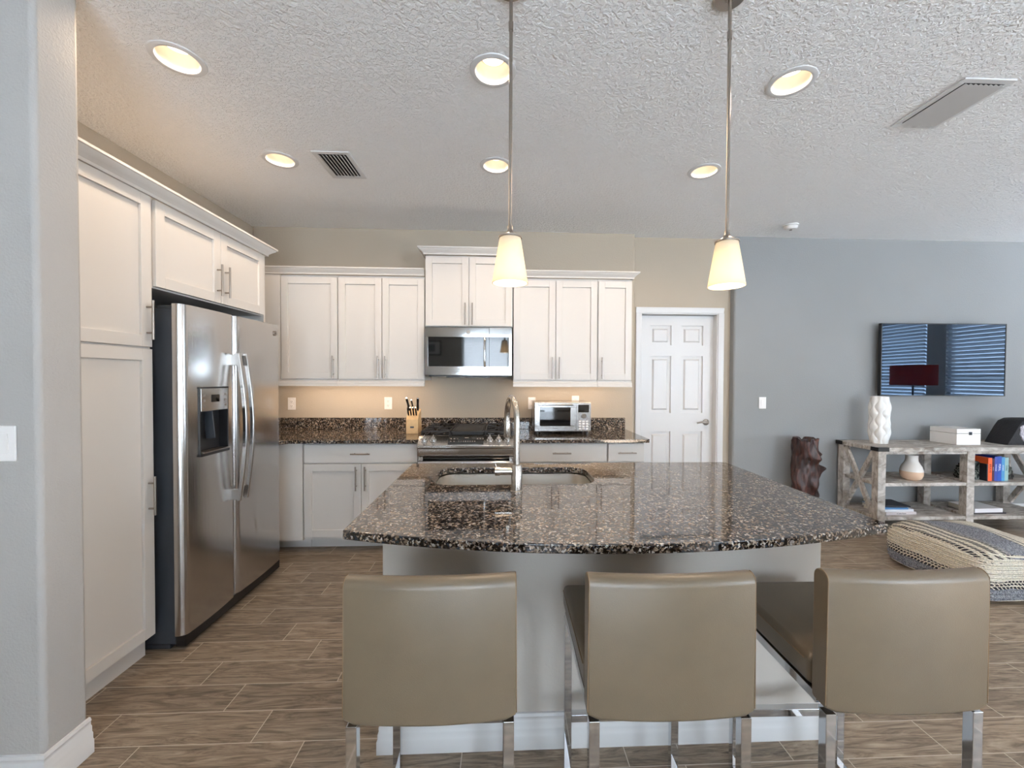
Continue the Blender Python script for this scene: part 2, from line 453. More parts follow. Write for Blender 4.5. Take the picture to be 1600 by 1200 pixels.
    def build(s, name, mat, parent=None, bevel=0.0, seg=2, smooth=True, angle=35, subsurf=0):
        bmesh.ops.recalc_face_normals(s.bm, faces=s.bm.faces)
        me = bpy.data.meshes.new(name); s.bm.to_mesh(me); s.bm.free()
        if smooth:
            me.shade_smooth(); me.set_sharp_from_angle(angle=math.radians(angle))
        me.materials.append(mat)
        o = bpy.data.objects.new(name, me); COL.objects.link(o)
        if bevel:
            b = o.modifiers.new('bevel', 'BEVEL'); b.width = bevel; b.segments = seg; b.limit_method = 'ANGLE'; b.angle_limit = math.radians(40); b.harden_normals = True
        if subsurf:
            q = o.modifiers.new('subsurf', 'SUBSURF'); q.levels = subsurf; q.render_levels = subsurf
        if parent is not None:
            o.parent = parent
            bpy_off(o, parent)
        return o
def wloc(o):
    v = Vector(o.location)
    return v if o.parent is None else v + wloc(o.parent)
def bpy_off(o, parent):
    # vertices are written in world space; shift so the parent's place does not move them
    wl = wloc(parent)
    o.location = -wl if parent.type == 'EMPTY' and parent.parent is None else Vector((0, 0, 0))
def thing(name, label, cat, loc=(0, 0, 0), group=None):
    o = bpy.data.objects.new(name, None); COL.objects.link(o); o.location = loc; o.empty_display_size = 0.1
    o['label'] = label; o['category'] = cat
    if group: o['group'] = group
    return o
def tag(o, label, cat, group=None):
    o['label'] = label; o['category'] = cat
    if group: o['group'] = group
    return o
def struct(o): o['kind'] = 'structure'; return o
def dup(root, loc, label, group=None, rotz=None):
    r = root.copy(); COL.objects.link(r); r.location = loc; r['label'] = label
    if group: r['group'] = group
    if rotz is not None: r.rotation_euler.z = rotz
    for ch in list(root.children):
        c = ch.copy(); COL.objects.link(c); c.parent = r
        for g in list(ch.children):
            d = g.copy(); COL.objects.link(d); d.parent = c
    return r
def text_mesh(txt, name, size, mat, parent, origin, xdir, ydir, depth=0.0006):
    cu = bpy.data.curves.new(name, 'FONT'); cu.body = txt; cu.size = size; cu.extrude = depth
    cu.align_x = 'CENTER'; cu.align_y = 'CENTER'
    to = bpy.data.objects.new(name+'_tmp', cu); COL.objects.link(to)
    dg = bpy.context.evaluated_depsgraph_get()
    me = bpy.data.meshes.new_from_object(to.evaluated_get(dg))
    bpy.data.objects.remove(to); bpy.data.curves.remove(cu)
    X, Y = Vector(xdir), Vector(ydir); Z = X.cross(Y)
    Mx = Matrix((X, Y, Z)).transposed().to_4x4(); Mx.translation = Vector(origin)
    me.transform(Mx); me.name = name
    me.materials.clear(); me.materials.append(mat)
    o = bpy.data.objects.new(name, me); COL.objects.link(o); o.parent = parent; bpy_off(o, parent)
    return o

# ------------------------------------------------------------------ the room
b = MB(); b.box(XN-0.1, XR+0.1, YN-0.1, YD+0.2, -0.10, 0.0); struct(b.build('floor', M['floor'], smooth=False))
LX = [-1.4356, -0.0489, 1.352]; LY = [1.8979, 2.7323]; RC = 0.098
def ceiling():
    b = MB(); bm = b.bm; h = 0.16
    xs = sorted([XN-0.1, XR+0.1] + [x+s*h for x in LX for s in (-1, 1)])
    ys = sorted([YN-0.1, YD+0.2] + [y+s*h for y in LY for s in (-1, 1)])
    for i in range(len(xs)-1):
        for j in range(len(ys)-1):
            x0, x1, y0, y1 = xs[i], xs[i+1], ys[j], ys[j+1]
            cx, cy = (x0+x1)/2, (y0+y1)/2
            if any(abs(cx-a) < 1e-4 for a in LX) and any(abs(cy-c) < 1e-4 for c in LY):
                n = 48; I = []; O = []
                for k in range(n):
                    t = 2*PI*k/n + PI/4
                    c, s = math.cos(t), math.sin(t); m = max(abs(c), abs(s))
                    I.append(bm.verts.new((cx+RC*c, cy+RC*s, CH))); O.append(bm.verts.new((cx+h*c/m, cy+h*s/m, CH)))
                for k in range(n):
                    bm.faces.new((O[k], I[k], I[(k+1) % n], O[(k+1) % n]))
            else:
                bm.faces.new([bm.verts.new(p) for p in ((x0, y0, CH), (x0, y1, CH), (x1, y1, CH), (x1, y0, CH))])
    bmesh.ops.remove_doubles(bm, verts=bm.verts, dist=1e-4)
    bmesh.ops.recalc_face_normals(bm, faces=bm.faces)
    me = bpy.data.meshes.new('ceiling'); bm.to_mesh(me); bm.free(); me.materials.append(M['ceiling'])
    o = bpy.data.objects.new('ceiling', me); COL.objects.link(o); struct(o)
    b2 = MB(); b2.box(XN-0.1, XR+0.1, YN-0.1, YD+0.2, CH+0.20, CH+0.24); struct(b2.build('ceiling_slab', M['hidden'], smooth=False))
ceiling()
def wallbox(name, mat, *boxes, bevel=0.0):
    b = MB()
    for q in boxes: b.box(*q)
    return struct(b.build(name, mat, bevel=bevel, seg=4))
wallbox('wall_left', M['greige'], (XL-0.12, XL, 1.575, YB+0.12, 0, CH+0.02))
wallbox('wall_back', M['greige'], (XL, XE, YB, YB+0.2, 0, CH+0.02), bevel=0.012)
DX0, DX1, DZ = 1.385, 2.150, 2.045     # door opening
wallbox('wall_door', M['greige'], (XE, DX0-0.02, YD, YD+0.14, 0, CH+0.02), (DX1+0.02, XG+0.08, YD, YD+0.14, 0, CH+0.02), (DX0-0.02, DX1+0.02, YD, YD+0.14, DZ+0.02, CH+0.02))
wallbox('wall_grey', M['grey'], (XG, XR+0.1, YG, YG+0.2, 0, CH+0.02), bevel=0.02)
wallbox('wall_stub', M['stub'], (XN, -1.535, 1.425, 1.575, 0, CH+0.02), bevel=0.018)
wallbox('wall_far_left', M['hidden'], (XN-0.1, XN, YN, 1.5, 0, CH+0.02))
x0, x1, z0, z1 = WIN_BACK; a0, a1, c0, c1 = WIN_ADDED
wallbox('wall_near', M['hidden'], (XN, x0, YN-0.12, YN, 0, CH+0.02), (x0, x1, YN-0.12, YN, z1, CH+0.02), (x0, x1, YN-0.12, YN, 0, z0), (x1, a0, YN-0.12, YN, 0, CH+0.02),
        (a0, a1, YN-0.12, YN, c1, CH+0.02), (a0, a1, YN-0.12, YN, 0, c0), (a1, XR, YN-0.12, YN, 0, CH+0.02))
p0, p1, r0, r1 = WIN_R1; q0, q1, s0, s1 = WIN_R2
wallbox('wall_right', M['hidden'], (XR, XR+0.12, YN, p0, 0, CH+0.02), (XR, XR+0.12, p1, q0, 0, CH+0.02), (XR, XR+0.12, q1, YG, 0, CH+0.02),
        (XR, XR+0.12, p0, p1, r1, CH+0.02), (XR, XR+0.12, p0, p1, 0, r0), (XR, XR+0.12, q0, q1, s1, CH+0.02), (XR, XR+0.12, q0, q1, 0, s0))
BASE = [(0, 0), (0.018, 0), (0.018, 0.048), (0.0145, 0.053), (0.0145, 0.074), (0.011, 0.079), (0.011, 0.098), (0.007, 0.104), (0.007, 0.116), (0.0095, 0.120), (0.006, 0.130), (0, 0.132)]
def baseboard(name, path):
    b = MB(); b.sweep(path, BASE); return struct(b.build(name, M['trimwhite']))
baseboard('baseboard_stub', [(XN, 1.425), (-1.535, 1.425), (-1.535, 1.575)])
baseboard('baseboard_grey', [(XG+0.002, YG), (XR, YG)])
baseboard('baseboard_door', [(2.26, YD), (XG, YD)])
# windows with blinds
def window(n, axis, pos, a0, a1, z0, z1, sgn, label_blind, mid):
    """axis 'Y': wall plane y=pos, a = x;  axis 'X': wall plane x=pos, a = y; sgn points outdoors"""
    def bx(b, u0, u1, d0, d1, w0, w1):
        lo, hi = sorted((pos+sgn*d0, pos+sgn*d1))
        if axis == 'Y': b.box(u0, u1, lo, hi, w0, w1)
        else: b.box(lo, hi, u0, u1, w0, w1)
    f = MB(); t = 0.05
    bx(f, a0, a1, 0.04, 0.10, z0, z0+t); bx(f, a0, a1, 0.04, 0.10, z1-t, z1)
    bx(f, a0, a0+t, 0.04, 0.10, z0+t, z1-t); bx(f, a1-t, a1, 0.04, 0.10, z0+t, z1-t)
    if mid == 'h': bx(f, a0+t, a1-t, 0.05, 0.09, (z0+z1)/2-0.02, (z0+z1)/2+0.02)
    else: bx(f, (a0+a1)/2-0.03, (a0+a1)/2+0.03, 0.05, 0.09, z0+t, z1-t)
    w = struct(f.build('window_%d' % n, M['trimwhite']))
    g = MB(); bx(g, a0+t, a1-t, 0.068, 0.072, z0+t, z1-t); g.build('pane', M['glass'], w, smooth=False)
    if not label_blind: return
    root = thing('window_blind', label_blind, 'window blind', (0, 0, 0), 'horizontal blinds behind the camera')
    s = MB(); bx(s, a0+0.01, a1-0.01, -0.03, 0.03, z1-0.05, z1-0.005); s.build('head_rail', M['blind'], root, smooth=False)
    s = MB(); z = z1-0.09
    tilt = math.radians(24 if axis == 'Y' else 46); pitch = 0.043 if axis == 'Y' else 0.060
    while z > z0+0.06:
        hw = 0.024 if axis == 'Y' else 0.031
        for (sa,) in ((0,),):
            dz = hw*math.sin(tilt); dd = hw*math.cos(tilt)
            # slat as a thin slanted box
            pts = [(-dd, z-dz), (dd, z+dz)]
            vs = []
            for (d, zz) in pts:
                for th in (-0.0014, 0.0014):
                    for u in (a0+0.015, a1-0.015):
                        q = pos+sgn*0.0-sgn*d*1.0
                        vs.append(s.bm.verts.new((u, q, zz+th) if axis == 'Y' else (q, u, zz+th)))
            for fc in ((0, 1, 3, 2), (4, 6, 7, 5), (0, 4, 5, 1), (2, 3, 7, 6), (0, 2, 6, 4), (1, 5, 7, 3)):
                s.bm.faces.new([vs[i] for i in fc])
        z -= pitch
    s.build('slats', M['blind'], root, smooth=False)
    s = MB(); bx(s, a0+0.015, a1-0.015, -0.02, 0.02, z0+0.01, z0+0.03); s.build('bottom_rail', M['blind'], root, smooth=False)
window(1, 'Y', YN, WIN_BACK[0], WIN_BACK[1], WIN_BACK[2], WIN_BACK[3], -1, 'wide white slatted blind over the tall glass behind the camera', 'v')
window(2, 'Y', YN, WIN_ADDED[0], WIN_ADDED[1], WIN_ADDED[2], WIN_ADDED[3], -1, None, 'v')  # added opening, left without a blind so sunlight passes
window(3, 'X', XR, WIN_R1[0], WIN_R1[1], WIN_R1[2], WIN_R1[3], 1, 'white slatted blind reflected in the left half of the television', 'h')
window(4, 'X', XR, WIN_R2[0], WIN_R2[1], WIN_R2[2], WIN_R2[3], 1, 'white slatted blind reflected in the right half of the television', 'h')
# ---- door with casing
def door():
    YS = YD+0.075
    zs = [(0.20, 0.86), (1.05, 1.63), (1.74, 1.94)]; xs = [(1.495, 1.715), (1.82, 2.045)]
    b = MB()
    # stiles and rails
    yb = YS+0.035
    b.box(DX0, DX1, YS+0.018, yb, 0.01, DZ-0.005)
    cols = [DX0, xs[0][0], xs[0][1], xs[1][0], xs[1][1], DX1]
    b.box(cols[0], cols[1], YS, YS+0.018, 0.01, DZ-0.005); b.box(cols[2], cols[3], YS, YS+0.018, 0.01, DZ-0.005); b.box(cols[4], cols[5], YS, YS+0.018, 0.01, DZ-0.005)
    zr = [0.01, zs[0][0], zs[0][1], zs[1][0], zs[1][1], zs[2][0], zs[2][1], DZ-0.005]
    for (xa, xb) in xs:
        for k in (0, 2, 4, 6): b.box(xa, xb, YS, YS+0.018, zr[k], zr[k+1])
        for (za, zb) in zs:      # raised field inside every panel
            i = 0.03
            lo = [(xa+i, za+i), (xb-i, za+i), (xb-i, zb-i), (xa+i, zb-i)]; hi = [(xa+i+.014, za+i+.014), (xb-i-.014, za+i+.014), (xb-i-.014, zb-i-.014), (xa+i+.014, zb-i-.014)]
            A = [b.bm.verts.new((x, YS+0.0178, z)) for x, z in lo]; B = [b.bm.verts.new((x, YS+0.003, z)) for x, z in hi]
            for k in range(4): b.bm.faces.new((A[k], A[(k+1) % 4], B[(k+1) % 4], B[k]))
            b.bm.faces.new(B); b.bm.faces.new(A[::-1])
    d = struct(b.build('door_1', M['trimwhite'], smooth=False))
    h = MB(); hx, hz = 2.085, 0.955
    h.lathe([(0, YS-0.012), (0.022, YS-0.012), (0.032, YS-0.006), (0.033, YS)], (hx, 0, hz), 28, 'Y'); h.cyl((hx, YS-0.012, hz), (hx, YS-0.045, hz), 0.011)
    h.tube([(hx, YS-0.045, hz), (hx-0.03, YS-0.05, hz+0.004), (hx-0.07, YS-0.048, hz+0.002), (hx-0.11, YS-0.044, hz-0.006)], [0.012, 0.010, 0.008, 0.007], 12)
    h.build('door_handle', M['nickel'], d)
    # jambs and casing
    b = MB()
    b.box(DX0-0.02, DX0, YD, YD+0.14, 0, DZ+0.02); b.box(DX1, DX1+0.02, YD, YD+0.14, 0, DZ+0.02); b.box(DX0, DX1, YD, YD+0.14, DZ, DZ+0.02)
    struct(b.build('trim_1', M['trimwhite']))
    b = MB(); w = 0.056
    prof = [(0, 0), (w, 0), (w, -0.018), (w-0.012, -0.02), (0.012, -0.011), (0.004, -0.010), (0, -0.006)]
    def side(x_in, dirn, z1):
        poly = [(x_in+dirn*o, YD+y) for o, y in prof]
        b.prism(poly, 0, z1, 'Z')
    side(DX0-0.008, -1, DZ+0.008); side(DX1+0.008, 1, DZ+0.008)
    b.prism([(YD+y, DZ+0.008+o) for o, y in prof], DX0-0.008-w, DX1+0.008+w, 'X')
    struct(b.build('trim_2', M['trimwhite']))
    b = MB(); b.box(DX0-0.3, DX1+0.3, YD+0.16, YD+0.2, 0, 2.4); struct(b.build('wall_pantry', M['hidden']))
door()

# ------------------------------------------------------------------ cabinet pieces
def shaker(b, axis, face, u0, u1, z0, z1, rail=0.057, th=0.02, rec=0.012):
    """shaker door as frame and recessed panel. axis 'Y': front faces -Y at y=face, u=x; axis 'X': front faces +X at x=face, u=y"""
    def bx(a0, a1, d0, d1, w0, w1):
        if axis == 'Y': b.box(a0, a1, face+d0, face+d1, w0, w1)
        else: b.box(face-d1, face-d0, a0, a1, w0, w1)
    e = 0.0
    bx(u0, u0+rail, 0, th, z0, z1); bx(u1-rail, u1, 0, th, z0, z1)
    bx(u0+rail, u1-rail, 0, th, z0, z0+rail); bx(u0+rail, u1-rail, 0, th, z1-rail, z1)
    bx(u0+rail, u1-rail, rec, th, z0+rail, z1-rail)
def slab(b, axis, face, u0, u1, z0, z1, th=0.02):
    if axis == 'Y': b.box(u0, u1, face, face+th, z0, z1)
    else: b.box(face-th, face, u0, u1, z0, z1)
def pull(axis, face, u, z, L, parent, vertical=True):
    b = MB(); r = 0.0058; st = 0.030
    def P(uu, d, zz): return (uu, face-d, zz) if axis == 'Y' else (face+d, uu, zz)
    if vertical:
        b.cyl(P(u, st, z-L/2), P(u, st, z+L/2), r, n=12)
        for s in (-1, 1): b.cyl(P(u, 0.0, z+s*L*0.33), P(u, st, z+s*L*0.33), r*0.8, n=10)
    else:
        b.cyl(P(u-L/2, st, z), P(u+L/2, st, z), r, n=12)
        for s in (-1, 1): b.cyl(P(u+s*L*0.33, 0.0, z), P(u+s*L*0.33, st, z), r*0.8, n=10)
    b.build('handle', M['nickel'], parent)
def cabinet(name, label, axis, face, u0, u1, z0, z1, back, doors=(), drawers=(), toe=None, rail=None, extra=None, group=None, cat='cabinet', gap=0.0015):
    """face = plane of the door fronts, carcass starts 0.021 behind; doors = (u0,u1,z0,z1,pull_u,pull_z)"""
    c = (u0+u1)/2
    loc = (c, face+0.2, z0 if toe is None else 0) if axis == 'Y' else (face-0.2, c, z0 if toe is None else 0)
    t = thing(name, label, cat, loc, group)
    b = MB()
    def bx(a0, a1, d0, d1, w0, w1):
        if axis == 'Y': b.box(a0, a1, face+d0, face+d1, w0, w1)
        else: b.box(face-d1, face-d0, a0, a1, w0, w1)
    D = abs(back-face)-0.001
    bx(u0+gap, u1-gap, 0.021, D, z0, z1)
    if extra:
        for q in extra: bx(*q)
    b.build('body', M['cab'], t, smooth=False)
    if toe is not None:
        b = MB()
        if axis == 'Y': b.box(u0+gap, u1-gap, face+toe, face+D, 0, z0)
        else: b.box(face-D, face-toe, u0+gap, u1-gap, 0, z0)
        b.build('toe_kick', M['cab'], t, smooth=False)
    if rail:
        b = MB(); za, zb = rail
        if axis == 'Y':
            b.prism([(face+0.03, zb), (face+0.005, zb), (face+0.005, zb-0.012), (face-0.004, zb-0.020), (face-0.006, za+0.012), (face-0.012, za+0.006), (face-0.012, za), (face+0.03, za)], u0+gap, u1-gap, 'X')
        b.build('light_rail', M['cab'], t)
    for (a, e, w0, w1, pu, pz) in doors:
        b = MB(); shaker(b, axis, face, a, e, w0, w1)
        d = b.build('door', M['cab'], t, bevel=0.0015, seg=2)
        if pu is not None: pull(axis, face, pu, pz, 0.19, d)
    for (a, e, w0, w1) in drawers:
        b = MB(); slab(b, axis, face, a, e, w0, w1)
        d = b.build('drawer', M['cab'], t, bevel=0.003, seg=2)
        pull(axis, face, (a+e)/2, (w0+w1)/2, 0.15, d, vertical=False)
    return t
PX = -1.73
# tall pantry cabinet
cabinet('pantry_cabinet', 'tall white two-door pantry cabinet between the foreground wall and the refrigerator', 'X', PX, 1.578, 2.120, 0.11, 2.290, XL,
        doors=[(1.585, 2.108, 0.115, 1.535, 2.078, 0.815), (1.585, 2.108, 1.545, 2.282, 2.078, 1.675)], toe=0.06, cat='cabinet')
cabinet('wall_cabinet', 'white two-door cabinet mounted above the stainless refrigerator', 'X', PX, 2.123, 3.075, 1.842, 2.290, XL,
        doors=[(2.135, 2.607, 1.850, 2.278, 2.575, 1.985), (2.611, 3.062, 1.850, 2.278, 2.645, 1.985)], cat='cabinet')
b = MB(); b.box(XL+0.001, PX-0.012, 3.077, 3.095, 0.0, 2.290)
tag(b.build('end_panel', M['cab'], smooth=False), 'tall white panel closing the far side of the refrigerator bay', 'panel')
# crowns
CR = [(0, 0), (0.012, 0), (0.014, 0.014), (0.030, 0.030), (0.048, 0.044), (0.052, 0.052), (0.060, 0.054), (0.060, 0.066), (0, 0.066)]
def crown(label, path, z, k=1.0, group='crown mouldings on the cabinets'):
    b = MB(); b.sweep(path, [(o*k, z+h*k) for o, h in CR]); tag(b.build('crown_molding', M['cab']), label, 'crown molding', group)
crown('long white crown molding along the top of the pantry and refrigerator cabinets', [(XL+0.002, 3.10), (PX-0.005, 3.10), (PX-0.005, 1.58)][::-1], 2.284, 0.95)
UY = 3.62
crown('white crown molding on the cabinets left of the microwave', [(XL+0.002, UY), (-0.684, UY)], 2.284, 0.85)
crown('higher white crown molding on the cabinet over the microwave', [(-0.679, YB-0.003), (-0.679, UY-0.01), (0.087, UY-0.01), (0.087, YB-0.003)], 2.467, 0.9)
crown('white crown molding on the cabinets right of the microwave', [(0.092, UY), (1.155, UY), (1.155, YB-0.003)], 2.284, 0.85)
uz0, uz1 = 1.385, 2.262
pz = 1.49
cabinet('wall_cabinet', 'white single-door wall cabinet in the corner beside the refrigerator', 'Y', UY, XL, -1.425, 1.375, 2.282, YB, doors=[(-1.905, -1.431, uz0, uz1, -1.462, pz)], rail=(1.322, 1.374),
        extra=[(-2.30, -1.912, 0.004, 0.021, 1.375, 2.282)], group=None)
cabinet('wall_cabinet', 'white two-door wall cabinet immediately left of the microwave', 'Y', UY, -1.425, -0.682, 1.375, 2.282, YB, doors=[(-1.420, -1.052, uz0, uz1, -1.080, pz), (-1.047, -0.686, uz0, uz1, -1.018, pz)], rail=(1.322, 1.374))
cabinet('wall_cabinet', 'shorter raised white two-door cabinet above the microwave', 'Y', UY-0.01, -0.679, 0.087, 1.846, 2.465, YB, doors=[(-0.673, -0.300, 1.852, 2.452, -0.328, 1.955), (-0.294, 0.081, 1.852, 2.452, -0.266, 1.955)])
cabinet('wall_cabinet', 'white two-door wall cabinet immediately right of the microwave', 'Y', UY, 0.091, 0.843, 1.375, 2.282, YB, doors=[(0.096, 0.465, uz0, uz1, 0.437, pz), (0.470, 0.838, uz0, uz1, 0.499, pz)], rail=(1.322, 1.374))
cabinet('wall_cabinet', 'narrow white single-door wall cabinet nearest the white door', 'Y', UY, 0.843, 1.155, 1.375, 2.282, YB, doors=[(0.849, 1.149, uz0, uz1, 0.880, pz)], rail=(1.322, 1.374))
# base cabinets
BY = 3.295; CT = 0.878; TOP = 0.908
zd = (0.722, 0.868); zl = (0.130, 0.712)
cabinet('base_cabinet', 'white two-door base cabinet with a wide drawer left of the range', 'Y', BY, -1.570, -0.672, 0.105, CT, YB,
        doors=[(-1.563, -1.122, *zl, -1.155, 0.60), (-1.118, -0.676, *zl, -1.085, 0.60)], drawers=[(-1.563, -0.676, *zd)], toe=0.14)
cabinet('base_cabinet', 'blank white corner base cabinet beside the refrigerator', 'Y', BY, XL, -1.572, 0.105, CT, YB, extra=[(-1.76, -1.576, 0.002, 0.021, 0.105, CT), (-2.3, -1.76, -0.195, 0.021, 0.105, CT)], toe=0.14)
cabinet('base_cabinet', 'white two-door base cabinet with a wide drawer right of the range', 'Y', BY, 0.100, 0.856, 0.105, CT, YB,
        doors=[(0.106, 0.476, *zl, 0.448, 0.60), (0.480, 0.850, *zl, 0.508, 0.60)], drawers=[(0.106, 0.850, *zd)], toe=0.14)
cabinet('base_cabinet', 'narrow white base cabinet with a small drawer beside the white door', 'Y', BY, 0.856, 1.165, 0.105, CT, YB,
        doors=[(0.862, 1.159, *zl, 0.892, 0.60)], drawers=[(0.862, 1.159, *zd)], toe=0.14)
# worktops with backsplash
def worktop(label, poly, sx0, sx1):
    b = MB(); b.prism(poly, CT+0.001, TOP, 'Z')
    o = tag(b.build('countertop', M['granite'], bevel=0.004, seg=2), label, 'countertop')
    b = MB(); b.box(sx0, sx1, YB-0.022, YB-0.001, TOP+0.0005, 1.018); b.build('backsplash', M['granite'], o, bevel=0.002)
worktop('polished dark brown granite countertop left of the range', [(XL+0.002, YB-0.002), (XL+0.002, 3.098), (-1.72, 3.098), (-1.72, 3.20), (-1.66, 3.262), (-0.672, 3.262), (-0.672, YB-0.002)], XL+0.003, -0.672)
worktop('polished dark brown granite countertop right of the range', [(0.098, YB-0.002), (0.098, 3.262), (1.165, 3.262), (1.195, 3.275), (1.195, YB-0.002)], 0.098, 1.19)
b = MB(); b.box(-0.670, 0.096, YB-0.024, YB-0.001, 0.935, 1.018); tag(b.build('backsplash', M['granite'], smooth=False), 'dark granite backsplash strip behind the range', 'backsplash')
# under-cabinet lights
for (xa, xb, lab) in ((-1.95, -0.75, 'slim warm light bar under the wall cabinets left of the range'), (0.15, 1.10, 'slim warm light bar under the wall cabinets right of the range')):
    t = thing('under_cabinet_light', lab, 'light', ((xa+xb)/2, UY+0.06, 1.355), 'under-cabinet lights')
    b = MB(); b.box(xa, xb, UY+0.045, UY+0.075, 1.357, 1.3745); b.build('housing', M['trimwhite'], t, smooth=False)
    b = MB(); b.box(xa+0.01, xb-0.01, UY+0.048, UY+0.072, 1.353, 1.3565); b.build('lens', M['under'], t, smooth=False)

# ------------------------------------------------------------------ refrigerator
def fridge():
    t = thing('refrigerator', 'stainless steel side-by-side refrigerator with ice dispenser', 'refrigerator', (-1.98, 2.57, 0))
    b = MB(); b.box(-2.31, -1.665, 2.150, 3.035, 0.03, 1.745); b.box(-2.30, -1.70, 2.16, 3.02, 0.0, 0.03)
    b.build('body', M['darkmetal'], t, bevel=0.004)
    b = MB(); b.box(-1.665, -1.655, 2.16, 3.03, 0.09, 1.74); b.build('gasket', M['black'], t, smooth=False)
    b = MB(); b.box(-1.664, -1.615, 2.15, 3.03, 0.02, 0.082); b.build('grille', M['black'], t, smooth=False)
    for yh in (2.16, 2.95):
        b = MB(); b.box(-1.75, -1.67, yh, yh+0.08, 1.7455, 1.762); b.build('hinge_cover', M['darkmetal'], t, bevel=0.004)
    def face(y, ya, yb, rn):
        u = (y-(ya+yb)/2)/((yb-ya)/2)
        x = -1.594-0.010*u*u
        for e, s in ((ya, 1), (yb, -1)):
            d = (y-e)*s
            if rn and d < 0.035:
                q = 1-d/0.035; x -= 0.030*(1-math.sqrt(max(0, 1-q*q)))
        return x
    def dslab(b, y0, y1, z0, z1, ya, yb):
        n = max(3, int((y1-y0)/0.006)); pts = [(face(y0+(y1-y0)*k/n, ya, yb, True), y0+(y1-y0)*k/n) for k in range(n+1)]
        poly = pts + [(-1.650, y1), (-1.650, y0)]
        b.prism(poly, z0, z1, 'Z')
    ya, yb = 2.125, 2.527
    b = MB(); d0, d1, e0, e1 = 2.225, 2.452, 0.975, 1.345
    dslab(b, ya, yb, 0.085, e0, ya, yb); dslab(b, ya, yb, e1, 1.765, ya, yb); dslab(b, ya, d0, e0, e1, ya, yb); dslab(b, d1, yb, e0, e1, ya, yb)
    fd = b.build('door', M['steel'], t, angle=30); fd['label'] = 'freezer door with ice and water dispenser'
    b = MB(); dslab(b, 2.533, 3.033, 0.085, 1.765, 2.533, 3.033)
    rd = b.build('door', M['steel'], t, angle=30); rd['label'] = 'wide right refrigerator door with round emblem'
    # dispenser
    b = MB(); xf = -1.590
    b.box(xf-0.055, xf-0.050, d0, d1, e0, e1)
    b.box(xf-0.052, xf, d0, d0+0.008, e0, e1); b.box(xf-0.052, xf, d1-0.008, d1, e0, e1); b.box(xf-0.052, xf+0.006, d0, d1, e0, e0+0.016); b.box(xf-0.052, xf+0.003, d0, d1, e1-0.008, e1)
    dp = b.build('dispenser', M['black'], fd, bevel=0.002)
    b = MB(); b.box(xf-0.048, xf+0.002, d0+0.008, d1-0.008, 1.215, e1-0.008); b.build('control_panel', M['steelh'], fd, bevel=0.002)
    b = MB(); b.box(xf+0.002, xf+0.0035, 2.31, 2.372, 1.262, 1.302); b.build('display', M['blackgloss'], fd, smooth=False)
    for k in range(3):
        for yk in (2.245, 2.412):
            b = MB(); b.box(xf+0.002, xf+0.003, yk, yk+0.017, 1.235+k*0.03, 1.247+k*0.03); b.build('button', M['outletdark'], fd, smooth=False)
    b = MB(); b.bar((xf-0.035, 2.335, 1.21), (xf-0.02, 2.335, 1.06), 0.05, 0.008); b.build('lever', M['darkmetal'], fd, bevel=0.002)
    b = MB(); b.box(xf-0.045, xf+0.010, d0+0.012, d1-0.004, e0+0.016, e0+0.022); b.build('drip_tray', M['nickel'], fd, smooth=False)
    # bowed handles
    for (yy, par, sx) in ((2.497, fd, -1), (2.566, rd, 1)):
        b = MB(); n = 24; pts = []
        for k in range(n+1):
            s = k/n; z = 0.665+0.875*s; pts.append((-1.560+0.040*math.sin(PI*s), yy, z))
        # rectangular-section bow
        rings = []
        for (x, y, z) in pts:
            rings.append([b.bm.verts.new((x+dx, y+dy, z)) for dx, dy in ((-0.011, -0.012), (0.008, -0.012), (0.012, -0.006), (0.012, 0.006), (0.008, 0.012), (-0.011, 0.012))])
        for i in range(n):
            for k in range(6): b.bm.faces.new((rings[i][k], rings[i][(k+1) % 6], rings[i+1][(k+1) % 6], rings[i+1][k]))
        b.bm.faces.new(rings[0][::-1]); b.bm.faces.new(rings[-1])
        b.box(-1.606, -1.556, yy-0.011, yy+0.011, 0.672, 0.735); b.box(-1.606, -1.556, yy-0.011, yy+0.011, 1.468, 1.530)
        b.build('handle', M['steel'], par, bevel=0.0015)
    # emblem
    b = MB(); ex = -1.5958; ey, ez = 2.955, 1.705
    b.lathe([(0, ex+0.003), (0.013, ex+0.003), (0.0145, ex+0.0045), (0.017, ex+0.004), (0.0175, ex-0.004)], (0, ey, ez), 28, 'X'); e = b.build('emblem', M['nickel'], rd)
    text_mesh('GE', 'emblem_letters', 0.014, M['darkmetal'], rd, (ex+0.0035, ey, ez), (0, 1, 0), (0, 0, 1))
fridge()

